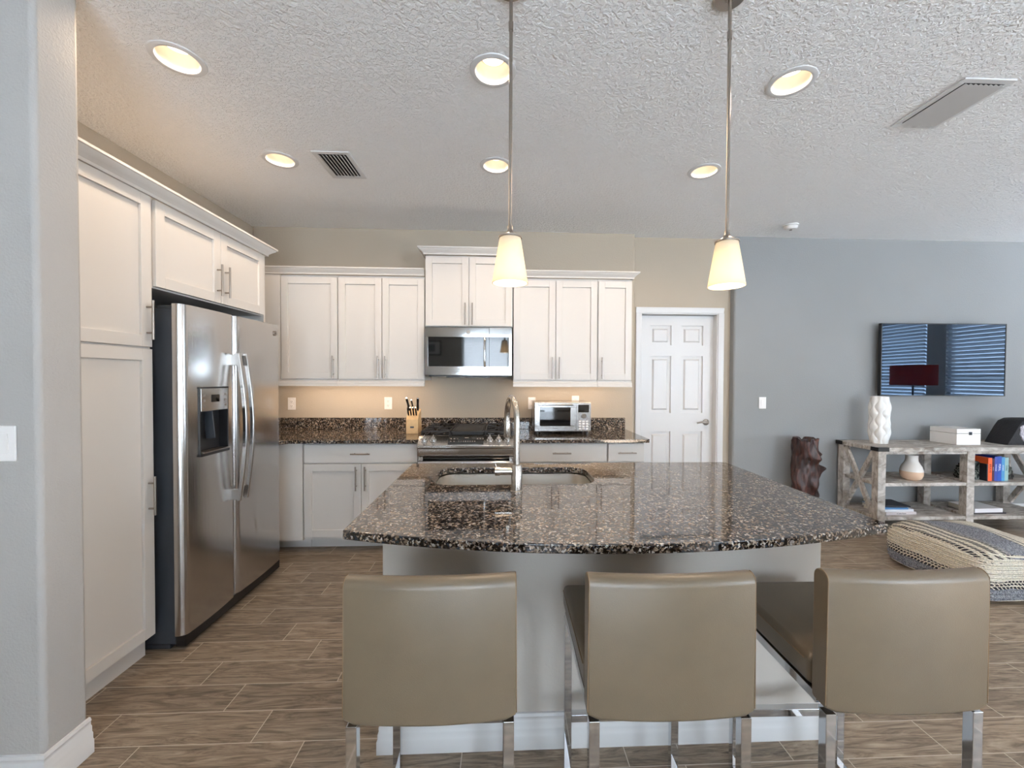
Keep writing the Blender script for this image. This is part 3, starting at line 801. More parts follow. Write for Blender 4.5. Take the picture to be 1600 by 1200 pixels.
# ------------------------------------------------------------------ microwave
def microwave():
    x0, x1, yf, z0, z1 = -0.668, 0.078, 3.552, 1.422, 1.832
    t = thing('microwave', 'stainless over-the-range microwave with dark glass door', 'microwave', (-0.295, 3.75, z0))
    b = MB(); b.box(x0, x1, yf+0.022, YB-0.002, z0, z1); b.build('body', M['darkmetal'], t, smooth=False)
    xc = -0.118   # seam between door and control strip
    wx0, wx1, wz0, wz1 = x0+0.028, 0.053, z0+0.075, z1-0.082
    b = MB(); b.box(x0, xc, yf, yf+0.021, wz1, z1); b.box(x0, xc, yf, yf+0.021, z0, wz0); b.box(x0, wx0, yf, yf+0.021, wz0, wz1)
    d = b.build('door', M['mirrorsteel'], t, bevel=0.001)
    b = MB(); b.box(wx0, xc, yf+0.002, yf+0.020, wz0, wz1); b.build('window', M['blackgloss'], d, smooth=False)
    b = MB(); b.box(xc+0.0025, x1, yf, yf+0.021, wz1, z1); b.box(xc+0.0025, x1, yf, yf+0.021, z0, wz0); b.box(wx1, x1, yf, yf+0.021, wz0, wz1)
    c = b.build('control_strip', M['mirrorsteel'], t, bevel=0.001)
    b = MB(); b.box(xc+0.0025, wx1, yf+0.002, yf+0.020, wz0, wz1); b.build('keypad', M['blackgloss'], c, smooth=False)
    b = MB(); n = 12
    pts = [(-0.155, yf-0.028-0.014*math.sin(PI*k/n), wz0+0.0+(wz1-wz0)*k/n) for k in range(n+1)]
    pts = [(-0.155, yf, pts[0][2])]+pts+[(-0.155, yf, pts[-1][2])]
    b.tube(pts, 0.009, 12); b.build('handle', M['mirrorsteel'], d)
    b = MB(); b.box(x0+0.03, x1-0.03, yf+0.03, YB-0.05, z0-0.012, z0-0.0005); b.box(x0+0.18, x0+0.55, yf+0.02, yf+0.3, z0-0.020, z0-0.012); b.build('vent_plate', M['black'], t, smooth=False)
    b = MB(); ez = z1-0.038; ex = -0.296
    b.lathe([(0, yf-0.002), (0.012, yf-0.002), (0.0135, yf-0.004), (0.016, yf-0.0035), (0.0165, yf)], (ex, 0, ez), 28, 'Y'); b.build('emblem', M['nickel'], d)
    text_mesh('GE', 'emblem_letters', 0.013, M['darkmetal'], d, (ex, yf-0.0025, ez), (1, 0, 0), (0, 0, 1))
    for r in range(5):
        for cc in range(3):
            b = MB(); b.box(-0.10+cc*0.048, -0.10+cc*0.048+0.026, yf+0.0012, yf+0.002, wz0+0.02+r*0.036, wz0+0.032+r*0.036); b.build('button', M['blackgloss'], c, smooth=False)
microwave()

# ------------------------------------------------------------------ range
def stove():
    x0, x1 = -0.668, 0.094
    t = thing('range', 'slide-in stainless gas range with front control knobs', 'range', (-0.287, 3.6, 0))
    b = MB(); b.box(x0+0.004, x1-0.004, 3.30, YB-0.03, 0.10, 0.905); b.box(x0+0.02, x1-0.02, 3.36, YB-0.05, 0.0, 0.10); b.build('body', M['darkmetal'], t, smooth=False)
    b = MB(); b.prism([(3.315, 0.932), (3.345, 0.932), (3.345, 0.78), (3.245, 0.78), (3.236, 0.800), (3.236, 0.838), (3.222, 0.850), (3.222, 0.868)], x0, x1, 'X')
    cp = b.build('control_panel', M['steelh'], t, bevel=0.002)
    # slope direction
    p0 = Vector((0, 3.222, 0.868)); p1 = Vector((0, 3.315, 0.932)); sd = (p1-p0).normalized(); nd = Vector((0, -sd.z, sd.y))
    def on(x, s, h): return Vector((x, 0, 0)) + p0 + sd*s*(p1-p0).length + nd*h
    for (kx) in (-0.618, -0.547, -0.100, -0.030, 0.040):
        b = MB(); b.cyl(on(kx, 0.5, 0.0), on(kx, 0.5, 0.008), 0.026, 0.024, 28); b.cyl(on(kx, 0.5, 0.008), on(kx, 0.5, 0.030), 0.0185, 0.0165, 28)
        k = b.build('knob', M['mirrorsteel'], t)
        b = MB(); b.bar(on(kx, 0.25, 0.032), on(kx, 0.78, 0.032), 0.009, 0.008); b.build('grip', M['mirrorsteel'], k, bevel=0.001)
    b = MB(); a, c = -0.430, -0.150
    vs = [b.bm.verts.new(on(x, s, h)) for h in (0.0, 0.003) for (x, s) in ((a, 0.12), (c, 0.12), (c, 0.86), (a, 0.86))]
    for f in ((0, 1, 2, 3), (4, 5, 6, 7), (0, 1, 5, 4), (1, 2, 6, 5), (2, 3, 7, 6), (3, 0, 4, 7)): b.bm.faces.new([vs[i] for i in f])
    dsp = b.build('display', M['blackgloss'], t, smooth=False)
    b = MB()
    for (x, s, w) in [(-0.415+i*0.026, 0.62, 0.012) for i in range(3)] + [(-0.205+i*0.022, 0.62, 0.011) for i in range(3)] + [(-0.35+i*0.018, 0.35, 0.009) for i in range(8)] + [(-0.415+i*0.026, 0.35, 0.012) for i in range(2)] + [(-0.3, 0.72, 0.03)]:
        v = [b.bm.verts.new(on(xx, ss, hh)) for hh in (0.003, 0.0035) for (xx, ss) in ((x, s), (x+w, s), (x+w, s+0.1), (x, s+0.1))]
        for f in ((0, 1, 2, 3), (4, 5, 6, 7), (0, 1, 5, 4), (1, 2, 6, 5), (2, 3, 7, 6), (3, 0, 4, 7)): b.bm.faces.new([v[i] for i in f])
    b.build('display_symbols', M['outletdark'], dsp, smooth=False)
    b = MB(); b.box(x0, x1, 3.345, YB-0.028, 0.906, 0.930); b.build('cooktop', M['blackgloss'], t, bevel=0.003)
    # burners
    for (bx_, by_) in ((-0.55, 3.47), (-0.55, 3.76), (-0.02, 3.47), (-0.02, 3.76)):
        b = MB(); b.lathe([(0, 0.9305), (0.05, 0.9305), (0.05, 0.940), (0.036, 0.942), (0.034, 0.950), (0, 0.952)], (bx_, by_, 0), 24); b.build('burner', M['iron'], t)
    for (gx0, gx1) in ((-0.66, -0.425), (-0.145, 0.086)):
        b = MB(); z = 0.962
        for y in (3.36, 3.91): b.bar((gx0, y, z), (gx1, y, z), 0.012, 0.012)
        for x in (gx0+0.006, gx1-0.006): b.bar((x, 3.36, z), (x, 3.91, z), 0.012, 0.012)
        b.bar((gx0, 3.635, z), (gx1, 3.635, z), 0.010, 0.012)
        cx = (gx0+gx1)/2
        for y in (3.47, 3.76):
            for (dx, dy) in ((1, 0), (-1, 0), (0, 1), (0, -1)):
                b.bar((cx+dx*0.03, y+dy*0.03, z+0.003), (cx+dx*0.11, y+dy*0.11, z), 0.009, 0.012)
        for (x, y) in ((gx0+0.006, 3.36), (gx1-0.006, 3.36), (gx0+0.006, 3.91), (gx1-0.006, 3.91)): b.box(x-0.006, x+0.006, y-0.006, y+0.006, 0.9305, z-0.006)
        b.build('grate', M['iron'], t, bevel=0.0015, seg=1)
    b = MB(); b.box(-0.418, -0.152, 3.36, 3.91, 0.950, 0.964); b.box(-0.41, -0.16, 3.37, 3.90, 0.931, 0.950)
    for (u) in (-0.412, -0.168): b.box(u, u+0.010, 3.37, 3.90, 0.964, 0.972)
    b.build('griddle', M['iron'], t, bevel=0.003)
    # oven door
    b = MB(); b.box(x0+0.003, x0+0.04, 3.262, 3.299, 0.22, 0.772); b.box(x1-0.04, x1-0.003, 3.262, 3.299, 0.22, 0.772); b.box(x0+0.04, x1-0.04, 3.262, 3.299, 0.22, 0.30)
    d = b.build('oven_door', M['steelh'], t, bevel=0.002)
    b = MB(); b.box(x0+0.04, x1-0.04, 3.264, 3.298, 0.30, 0.772); b.build('window', M['blackgloss'], d, smooth=False)
    b = MB(); b.box(x0+0.018, x0+0.040, 3.205, 3.262, 0.722, 0.748); b.box(x1-0.040, x1-0.018, 3.205, 3.262, 0.722, 0.748)
    b.cyl((x0+0.014, 3.205, 0.735), (x1-0.014, 3.205, 0.735), 0.0165, n=20); b.build('handle', M['mirrorsteel'], d, bevel=0.002)
    b = MB(); b.box(x0+0.003, x1-0.003, 3.264, 3.299, 0.105, 0.212); b.build('warming_drawer', M['steelh'], t, bevel=0.002)
stove()

# ------------------------------------------------------------------ island
def island():
    t = thing('kitchen_island', 'light grey painted kitchen island base under the large granite top', 'island', (0.4, 1.9, 0))
    X0, X1, Y0, Y1, Z = -0.445, 1.245, 1.535, 2.30, 0.884
    b = MB(); b.box(X0, X1, Y0, Y0+0.10, 0, Z); b.box(X0, X0+0.10, Y0+0.10, Y1, 0, Z); b.box(X1-0.10, X1, Y0+0.10, Y1, 0, Z)
    b.build('half_wall', M['island'], t, bevel=0.006, seg=3)
    b = MB(); b.box(X0+0.10, X1-0.10, Y1-0.06, Y1-0.02, 0.1, Z-0.002); b.box(X0+0.10, X1-0.10, Y1-0.10, Y1-0.06, 0.0, 0.1); b.build('cabinet_body', M['cab'], t, smooth=False)
    xs = [X0+0.105, -0.30+0.26, 0.46, 0.62+0.04, X1-0.105]
    for (a, e) in ((-0.335, 0.045), (0.050, 0.430), (0.435, 0.785), (0.790, 1.138)):
        b = MB()
        # doors on the kitchen side
        yf = Y1-0.019
        b.box(a, a+0.055, yf, yf+0.02, 0.12, 0.87); b.box(e-0.055, e, yf, yf+0.02, 0.12, 0.87); b.box(a+0.055, e-0.055, yf, yf+0.02, 0.12, 0.175); b.box(a+0.055, e-0.055, yf, yf+0.02, 0.815, 0.87); b.box(a+0.055, e-0.055, yf, yf+0.011, 0.175, 0.815)
        b.build('door', M['cab'], t, bevel=0.0015)
island()
def isl_base():
    b = MB(); b.sweep([(-0.445, 2.29), (-0.445, 1.535), (1.245, 1.535), (1.245, 2.29)], BASE); struct(b.build('baseboard_island', M['trimwhite']))
isl_base()
SX0, SX1, SY0, SY1 = -0.325, 0.440, 1.865, 2.215
def rrect(x0, x1, y0, y1, r, n=8):
    pts = []
    for (cx, cy, a) in ((x1-r, y0+r, -PI/2), (x1-r, y1-r, 0), (x0+r, y1-r, PI/2), (x0+r, y0+r, PI)):
        for k in range(n+1): pts.append((cx+r*math.cos(a+PI/2*k/n), cy+r*math.sin(a+PI/2*k/n)))
    return pts
def island_top():
    pts = []
    XA, XB, YF, YN_, YM = -0.507, 1.300, 2.335, 1.318, 1.178
    n = 40
    L = XB-XA; sg = YN_-YM; R = (L*L/4+sg*sg)/(2*sg); cx = (XA+XB)/2; cyy = YM+R
    for k in range(n+1):
        x = XA+L*k/n; pts.append((x, cyy-math.sqrt(R*R-(x-cx)**2)))
    def corner(px, py, sx):
        return [(px, py-0.02), (px-0.006*sx, py-0.006), (px-0.02*sx, py)]
    outer = pts + corner(XB, YF, 1) + corner(XA, YF, -1)[::-1]
    hole = rrect(SX0, SX1, SY0, SY1, 0.09)
    bm = bmesh.new()
    for z in (0.885, 0.915):
        A = [bm.verts.new((x, y, z)) for x, y in outer]; H = [bm.verts.new((x, y, z)) for x, y in hole]
        ed = [bm.edges.new((A[k], A[(k+1) % len(A)])) for k in range(len(A))] + [bm.edges.new((H[k], H[(k+1) % len(H)])) for k in range(len(H))]
        bmesh.ops.triangle_fill(bm, use_beauty=True, use_dissolve=False, edges=ed)
        if z < 0.9: A0, H0 = A, H
        else:
            for P, Q in ((A0, A), (H0, H)):
                for k in range(len(P)): bm.faces.new((P[k], P[(k+1) % len(P)], Q[(k+1) % len(P)], Q[k]))
    b = MB(); b.bm.free(); b.bm = bm
    tag(b.build('countertop', M['granite'], bevel=0.004, seg=2), 'large polished brown granite island top with a curved near edge', 'countertop')
island_top()
def sink():
    b = MB()
    secs = [(0.012, 0.8825, 0.09), (0.0, 0.880, 0.09), (-0.004, 0.74, 0.085), (-0.03, 0.705, 0.06)]
    rings = [[b.bm.verts.new((x, y, z)) for x, y in rrect(SX0-o, SX1+o, SY0-o, SY1+o, r)] for o, z, r in secs]
    for i in range(len(rings)-1):
        n = len(rings[i])
        for k in range(n): b.bm.faces.new((rings[i][k], rings[i][(k+1) % n], rings[i+1][(k+1) % n], rings[i+1][k]))
    b.bm.faces.new(rings[-1])
    o = tag(b.build('sink', M['sink']), 'undermount stainless steel sink set into the granite island', 'sink')
    sm = o.modifiers.new('solid', 'SOLIDIFY'); sm.thickness = 0.002
    b = MB(); b.lathe([(0, 0.7075), (0.03, 0.7075), (0.042, 0.709), (0.045, 0.7065)], ((SX0+SX1)/2, 2.06, 0), 24); b.build('drain', M['nickel'], o)
sink()
def faucet():
    fx, fy = 0.061, 1.745
    t = thing('faucet', 'tall brushed nickel gooseneck faucet at the near side of the sink', 'faucet', (fx, fy, 0.915))
    b = MB(); b.lathe([(0, 0), (0.027, 0), (0.027, 0.004), (0.0235, 0.008), (0.0235, 0.112), (0.021, 0.116), (0.0150, 0.118), (0, 0.118)], (fx, fy, 0.9155), 28); b.build('base', M['faucet'], t)
    pts = [(fx, fy, 1.033), (fx, fy, 1.12), (fx, fy, 1.215)]
    R = 0.098; dx, dy = -0.20, 0.98
    for k in range(1, 17):
        a = PI*k/16
        r = R*(1-math.cos(a)); pts.append((fx+dx*r, fy+dy*r, 1.215+R*math.sin(a)))
    ex, ey = pts[-1][0], pts[-1][1]; pts.append((ex, ey, 1.19))
    b = MB(); b.tube(pts, 0.0135, 18); b.build('spout', M['faucet'], t)
    b = MB(); b.lathe([(0, 0), (0.0145, 0), (0.0165, 0.004), (0.0165, 0.075), (0.0150, 0.080), (0, 0.080)], (ex, ey, 1.120), 24); b.build('spray_head', M['faucet'], t)
    b = MB(); b.cyl((fx-0.02, fy, 1.003), (fx-0.072, fy, 1.003), 0.0165, n=24); b.cyl((fx-0.072, fy, 1.003), (fx-0.092, fy, 1.003), 0.019, n=24)
    b.cyl((fx-0.086, fy, 1.018), (fx-0.092, fy+0.0, 1.034), 0.005, n=10); b.build('handle', M['faucet'], t)
faucet()

# ------------------------------------------------------------------ bar stools
def stool():
    t = thing('bar_stool', 'x', 'bar stool', (0, 0, 0), 'leather bar stools along the island')
    w = 0.208
    # curved back: plan arc, centre bulges to -Y
    def back_y(u): return -0.015*(1-u*u)
    n = 16; th = 0.050; zb, zt = 0.566, 0.918
    b = MB()
    prof = []   # vertical profile (offset from the front line, z), rounded top
    r = 0.022
    outline = [(0, zb+0.006), (0, zt-r)] + [(r-r*math.cos(a), zt-r+r*math.sin(a)) for a in (PI/8, PI/4, 3*PI/8, PI/2)] + [(th-r+r*math.sin(a), zt-r+r*math.cos(a)) for a in (PI/8, PI/4, 3*PI/8, PI/2)] + [(th, zb+0.006), (th-0.006, zb), (0.006, zb)]
    rings = []
    for k in range(n+1):
        u = -1+2*k/n; x = u*w; y = back_y(u)
        rings.append([b.bm.verts.new((x, y+o, z + (0.0 if z > 0.7 else 0.010*max(0, (abs(u)-0.88)/0.12)))) for o, z in outline])
    m = len(outline)
    for i in range(n):
        for k in range(m): b.bm.faces.new((rings[i][k], rings[i][(k+1) % m], rings[i+1][(k+1) % m], rings[i+1][k]))
    b.bm.faces.new(rings[0][::-1]); b.bm.faces.new(rings[-1])
    bk = b.build('backrest', M['leather'], t, bevel=0.005, seg=3, angle=50)
    for s in (-1, 1):   # piping seams on both sides
        b = MB(); yy = back_y(1)
        pts = [(s*(w+0.0005), yy+0.001, zb+0.02)] + [(s*(w-0.002), yy+0.001, zt-r)] + [(s*(w-0.002), yy+r-r*math.cos(a), zt-r+r*math.sin(a)) for a in (PI/8, PI/4, 3*PI/8, PI/2)] + [(s*(w-0.002), yy+th-r, zt)]
        b.tube(pts, 0.0014, 8); b.build('piping', M['stitch'], bk)
    b = MB(); sw = 0.205; b.box(-sw, sw, 0.058, 0.470, 0.588, 0.668); st = b.build('seat', M['leather'], t, bevel=0.018, seg=4)
    b = MB(); z = 0.652
    for s in (-1, 1): b.tube([(s*(sw+0.0005), 0.08, z), (s*(sw+0.0005), 0.45, z)], 0.0015, 6)
    b.build('piping', M['stitch'], st)
    q = 0.026; lx = w-0.018
    b = MB()
    for s in (-1, 1): b.box(s*lx-q/2, s*lx+q/2, 0.040, 0.455-q, 0.561, 0.587)
    b.box(-lx+q/2, lx-q/2, 0.455-q, 0.455, 0.561, 0.587); b.box(-lx+q/2, lx-q/2, 0.058, 0.058+q, 0.561, 0.587)
    b.build('seat_frame', M['chrome'], t, bevel=0.0015)
    for s in (-1, 1):
        b = MB(); b.box(s*lx-q/2, s*lx+q/2, 0.004, 0.004+q, 0.0, 0.5595); b.build('leg', M['chrome'], t, bevel=0.0015)
        b = MB(); b.box(s*lx-q/2, s*lx+q/2, 0.455-q, 0.455, 0.0, 0.5605); b.build('leg', M['chrome'], t, bevel=0.0015)
        b = MB(); b.box(s*lx-q/2, s*lx+q/2, 0.004+q, 0.455-q, 0.0, q*0.8); b.build('floor_bar', M['chrome'], t, bevel=0.0015)
    b = MB(); b.box(-lx+q/2, lx-q/2, 0.455-q, 0.455, 0.195, 0.195+q); b.build('footrest', M['chrome'], t, bevel=0.0015)
    return t
s0_ = stool()
s0_.location = (-0.172, 0.985, 0); s0_['label'] = 'taupe leather bar stool at the left end of the island, nearest the refrigerator'
dup(s0_, (0.418, 0.975, 0), 'taupe leather bar stool in the middle of the three at the island', None, -0.01)
dup(s0_, (1.018, 0.972, 0), 'taupe leather bar stool at the right end of the island, nearest the pouf', None, -0.02)

# ------------------------------------------------------------------ pendants
def pendant(px):
    y = 1.486; zb, zt = 1.742, 1.902
    t = thing('pendant_light', 'x', 'pendant light', (0, 0, 0), 'pendant lights over the island')
    b = MB(); b.lathe([(0.0648, 0.0), (0.0390, zt-zb), (0.0365, zt-zb), (0.0615, 0.0), (0.0648, 0.0)], (0, 0, zb), 40); sh = b.build('lamp_shade', M['shade'], t)
    b = MB(); b.lathe([(0.0385, zt+0.0005), (0.0425, zt+0.0005), (0.0425, zt+0.006), (0.030, zt+0.010), (0.014, zt+0.022), (0.010, zt+0.032), (0.0095, zt+0.046), (0, zt+0.046)], (0, 0, 0), 32)
    b.lathe([(0, zt-0.03), (0.014, zt-0.03), (0.014, zt+0.0005), (0, zt+0.0005)], (0, 0, 0), 20); b.build('shade_holder', M['nickel'], t)
    b = MB(); b.cyl((0, 0, zt+0.046), (0, 0, CH-0.020), 0.0062, n=14)
    for z in (CH-0.16,): b.cyl((0, 0, z), (0, 0, z+0.03), 0.0085, n=14)
    b.build('rod', M['nickel'], t)
    b = MB(); b.lathe([(0, CH-0.020), (0.012, CH-0.020), (0.016, CH-0.016), (0.052, CH-0.012), (0.058, CH-0.006), (0.058, CH-0.0005), (0, CH-0.0005)], (0, 0, 0), 32); b.build('canopy', M['nickel'], t)
    b = MB(); b.lathe([(0, zb+0.040), (0.018, zb+0.046), (0.027, zb+0.065), (0.026, zb+0.085), (0.015, zb+0.112), (0.012, zt-0.031)], (0, 0, 0), 20); b.build('bulb', M['bulb'], t)
    return t
p_ = pendant(0)
p_.location = (0.025, 1.486, 0); p_['label'] = 'pendant light with frosted white glass shade hanging left, in front of the wall cabinets'
p2_ = dup(p_, (0.824, 1.486, 0), 'pendant light with frosted white glass shade hanging right, in front of the grey wall corner')
for px in (0.025, 0.824):
    l = bpy.data.lights.new('pendant_bulb_light', 'POINT'); l.energy = PENDANT_POWER; l.color = WARM; l.shadow_soft_size = 0.03
    o = bpy.data.objects.new('pendant_bulb_light', l); o.location = (px, 1.486, 1.772); COL.objects.link(o)

# ------------------------------------------------------------------ recessed lights
def can():
    t = thing('recessed_light', 'x', 'ceiling light', (0, 0, CH), 'round recessed ceiling lights')
    b = MB(); b.lathe([(0.079, 0.0), (0.081, -0.006), (0.090, -0.008), (0.104, -0.004), (0.106, -0.0005), (0.097, 0.004), (0.079, 0.0)], (0, 0, CH), 48); b.build('trim_ring', M['trimwhite'], t)
    b = MB(); b.lathe([(0.079, 0.0), (0.066, 0.070), (0.0, 0.070)], (0, 0, CH), 48); b.build('reflector', M['baffle'], t)
    b = MB(); b.lathe([(0.0, 0.052), (0.042, 0.054), (0.052, 0.060), (0.0535, 0.0695), (0.0, 0.0695)], (0, 0, CH), 40); b.build('lens', M['lens'], t)
    return t
c_ = can()
labs = [['large recessed light nearest the top left corner, above the pantry', 'recessed light near the top, just left of the left pendant rod', 'large recessed light near the top, between the right pendant rod and the long ceiling vent'],
        ['far recessed light above the refrigerator, beside the small ceiling vent', 'far recessed light just left of the left pendant rod, before the wall cabinets', 'far recessed light just left of the right pendant rod, before the white door']]
for j, ly in enumerate(LY):
    for i, lx in enumerate(LX):
        if i == 0 and j == 0: o = c_; o.location = (lx, ly, CH); o['label'] = labs[0][0]
        else: dup(c_, (lx, ly, CH), labs[j][i])
        l = bpy.data.lights.new('downlight', 'SPOT'); l.energy = CAN_POWER; l.color = WARM; l.spot_size = math.radians(172); l.spot_blend = 0.5; l.shadow_soft_size = 0.05
        o = bpy.data.objects.new('downlight', l); o.location = (lx, ly, CH-0.012); COL.objects.link(o)

# ------------------------------------------------------------------ ceiling registers, detector
def register(label, x0, x1, y0, y1, tilt):
    t = thing('ceiling_vent', label, 'vent', ((x0+x1)/2, (y0+y1)/2, CH), 'white ceiling vents')
    z = CH-0.0005; f = 0.028
    b = MB(); b.box(x0, x1, y0, y0+f, z-0.008, z); b.box(x0, x1, y1-f, y1, z-0.008, z); b.box(x0, x0+f, y0+f, y1-f, z-0.008, z); b.box(x1-f, x1, y0+f, y1-f, z-0.008, z)
    b.build('frame', M['trimwhite'], t, bevel=0.002)
    b = MB(); b.box(x0+f, x1-f, y0+f, y1-f, z-0.001, z); b.build('backing', M['black'], t, smooth=False)
    n = 8
    for k in range(n):
        xx = x0+f+(x1-x0-2*f)*(k+0.5)/n
        b = MB(); b.box(xx-0.0085, xx+0.0085, y0+f, y1-f, z-0.0145, z-0.013, rot=Matrix.Rotation(tilt, 3, 'Y'))
        b.build('slat', M['trimwhite'], t, smooth=False)
register('small white ceiling vent above the refrigerator', -1.190, -0.958, 2.610, 2.950, math.radians(38))
register('long white ceiling vent at the upper right, in the living room ceiling', 2.130, 2.385, 1.825, 2.195, math.radians(30))
t = thing('smoke_detector', 'round white smoke detector on the ceiling before the grey wall', 'smoke detector', (2.61, 3.64, CH))
b = MB(); b.lathe([(0, -0.0005), (0.062, -0.0005), (0.062, -0.010), (0, -0.010)][::1], (2.61, 3.64, CH), 36); b.build('mount', M['outlet'], t)
b = MB(); b.lathe([(0.050, -0.0105), (0.056, -0.014), (0.054, -0.030), (0.044, -0.040), (0, -0.043)], (2.61, 3.64, CH), 36); b.build('cover', M['outlet'], t)
b = MB(); b.lathe([(0, -0.0435), (0.012, -0.0435), (0.012, -0.046), (0, -0.046)], (2.61, 3.64, CH), 16); b.build('button', M['outletdark'], t)

# ------------------------------------------------------------------ outlets and switches
def outlet(label, x, y, z, kind='outlet', w=0.072, h=0.116):
    t = thing('wall_outlet' if kind == 'outlet' else 'light_switch', label, 'outlet' if kind == 'outlet' else 'switch', (x, y, z), 'white electrical outlets' if kind == 'outlet' else 'white light switches')
    b = MB(); b.box(x-w/2, x+w/2, y-0.006, y-0.0003, z-h/2, z+h/2); b.build('plate', M['outlet'], t, bevel=0.002)
    if kind == 'outlet':
        for s in (-1, 1):
            b = MB(); b.lathe([(0, -0.0075), (0.0155, -0.0075), (0.017, -0.006), (0, -0.006)], (x, y, z+s*0.021), 20, 'Y'); so = b.build('socket', M['outlet'], t)
            b = MB(); b.box(x-0.007, x-0.005, y-0.0085, y-0.0076, z+s*0.021-0.003, z+s*0.021+0.006); b.box(x+0.005, x+0.007, y-0.0085, y-0.0076, z+s*0.021-0.003, z+s*0.021+0.006); b.box(x-0.002, x+0.002, y-0.0085, y-0.0076, z+s*0.021-0.010, z+s*0.021-0.006)
            b.build('slot', M['outletdark'], so, smooth=False)
    else:
        b = MB(); b.box(x-0.017, x+0.017, y-0.0095, y-0.0062, z-0.033, z+0.033, rot=Matrix.Rotation(0.05, 3, 'X')); b.build('rocker', M['outlet'], t, bevel=0.001)
outlet('white wall outlet nearest the refrigerator', -1.983, YB, 1.148)
outlet('white wall outlet left of the knife block', -1.087, YB, 1.154)
outlet('white wall outlet at the left side of the toaster oven', 0.283, YB, 1.157)
outlet('white wall outlet peeking above the toaster oven', 0.705, YB, 1.172)
outlet('white light switch on the grey wall beside the white door', 2.580, YG, 1.163, 'switch')
outlet('white light switch on the foreground wall at the left edge', -1.640, 1.425, 1.178, 'switch', 0.074, 0.118)

# ------------------------------------------------------------------ toaster oven
def toaster():
    x0, x1, y0, y1, z0, z1 = 0.276, 0.776, 3.55, 3.87, 0.930, 1.190
    t = thing('toaster_oven', 'silver toaster oven with glass door on the counter right of the range', 'toaster oven', (0.526, 3.7, TOP))
    b = MB(); b.box(x0, x1, y0+0.012, y1, z0, z1); b.build('body', M['steelh'], t, bevel=0.008, seg=3)
    xc = 0.640
    b = MB(); b.box(x0+0.004, xc, y0, y0+0.012, z0+0.010, z0+0.052); b.box(x0+0.004, xc, y0, y0+0.012, z1-0.045, z1-0.008); b.box(x0+0.004, x0+0.048, y0, y0+0.012, z0+0.052, z1-0.045); b.box(xc-0.048, xc, y0, y0+0.012, z0+0.052, z1-0.045)
    d = b.build('door', M['steelh'], t, bevel=0.002)
    b = MB(); b.box(x0+0.048, xc-0.048, y0+0.003, y0+0.012, z0+0.052, z1-0.045); b.build('window', M['blackgloss'], d, smooth=False)
    b = MB(); b.cyl((x0+0.03, y0-0.028, z1-0.022), (xc-0.03, y0-0.028, z1-0.022), 0.007, n=14)
    for x in (x0+0.045, xc-0.045): b.cyl((x, y0, z1-0.022), (x, y0-0.028, z1-0.022), 0.005, n=10)
    b.build('handle', M['mirrorsteel'], d)
    b = MB(); b.box(xc+0.003, x1-0.004, y0, y0+0.012, z0+0.010, z1-0.008); c = b.build('control_panel', M['steelh'], t, bevel=0.002)
    b = MB(); b.box(xc+0.020, x1-0.022, y0-0.001, y0-0.0002, z1-0.088, z1-0.022); b.build('display', M['blackgloss'], c, smooth=False)
    b = MB(); xm = (xc+x1)/2; b.lathe([(0, -0.016), (0.020, -0.016), (0.023, -0.013), (0.024, -0.0002)], (xm, y0, z1-0.118), 24, 'Y'); b.build('knob', M['mirrorsteel'], c)
    for r in range(4):
        for q in range(3):
            b = MB(); b.box(xm-0.043+q*0.031, xm-0.043+q*0.031+0.022, y0-0.003, y0-0.0002, z0+0.022+r*0.022, z0+0.036+r*0.022); b.build('button', M['outlet'], c, bevel=0.001)
    for x in (x0+0.03, x1-0.03):
        for y in (y0+0.05, y1-0.05):
            b = MB(); b.cyl((x, y, TOP+0.0006), (x, y, z0), 0.014, n=14); b.build('foot', M['black'], t)
    text_mesh('Cuisinart', 'brand_letters', 0.014, M['darkmetal'], t, ((x0+xc)/2, y0-0.0004, z0+0.031), (1, 0, 0), (0, 0, 1), 0.0003)
toaster()
# small crumb tray / cord left of toaster: dark plug cord
b = MB(); b.tube([(0.283, YB-0.012, 1.135), (0.283, YB-0.035, 1.125), (0.278, 3.90, 1.03), (0.262, 3.89, 0.96), (0.255, 3.885, TOP+0.006), (0.30, 3.885, TOP+0.005)], 0.0035, 8)
tag(b.build('power_cord', M['black']), 'black power cord running from the outlet down behind the toaster oven', 'cord')

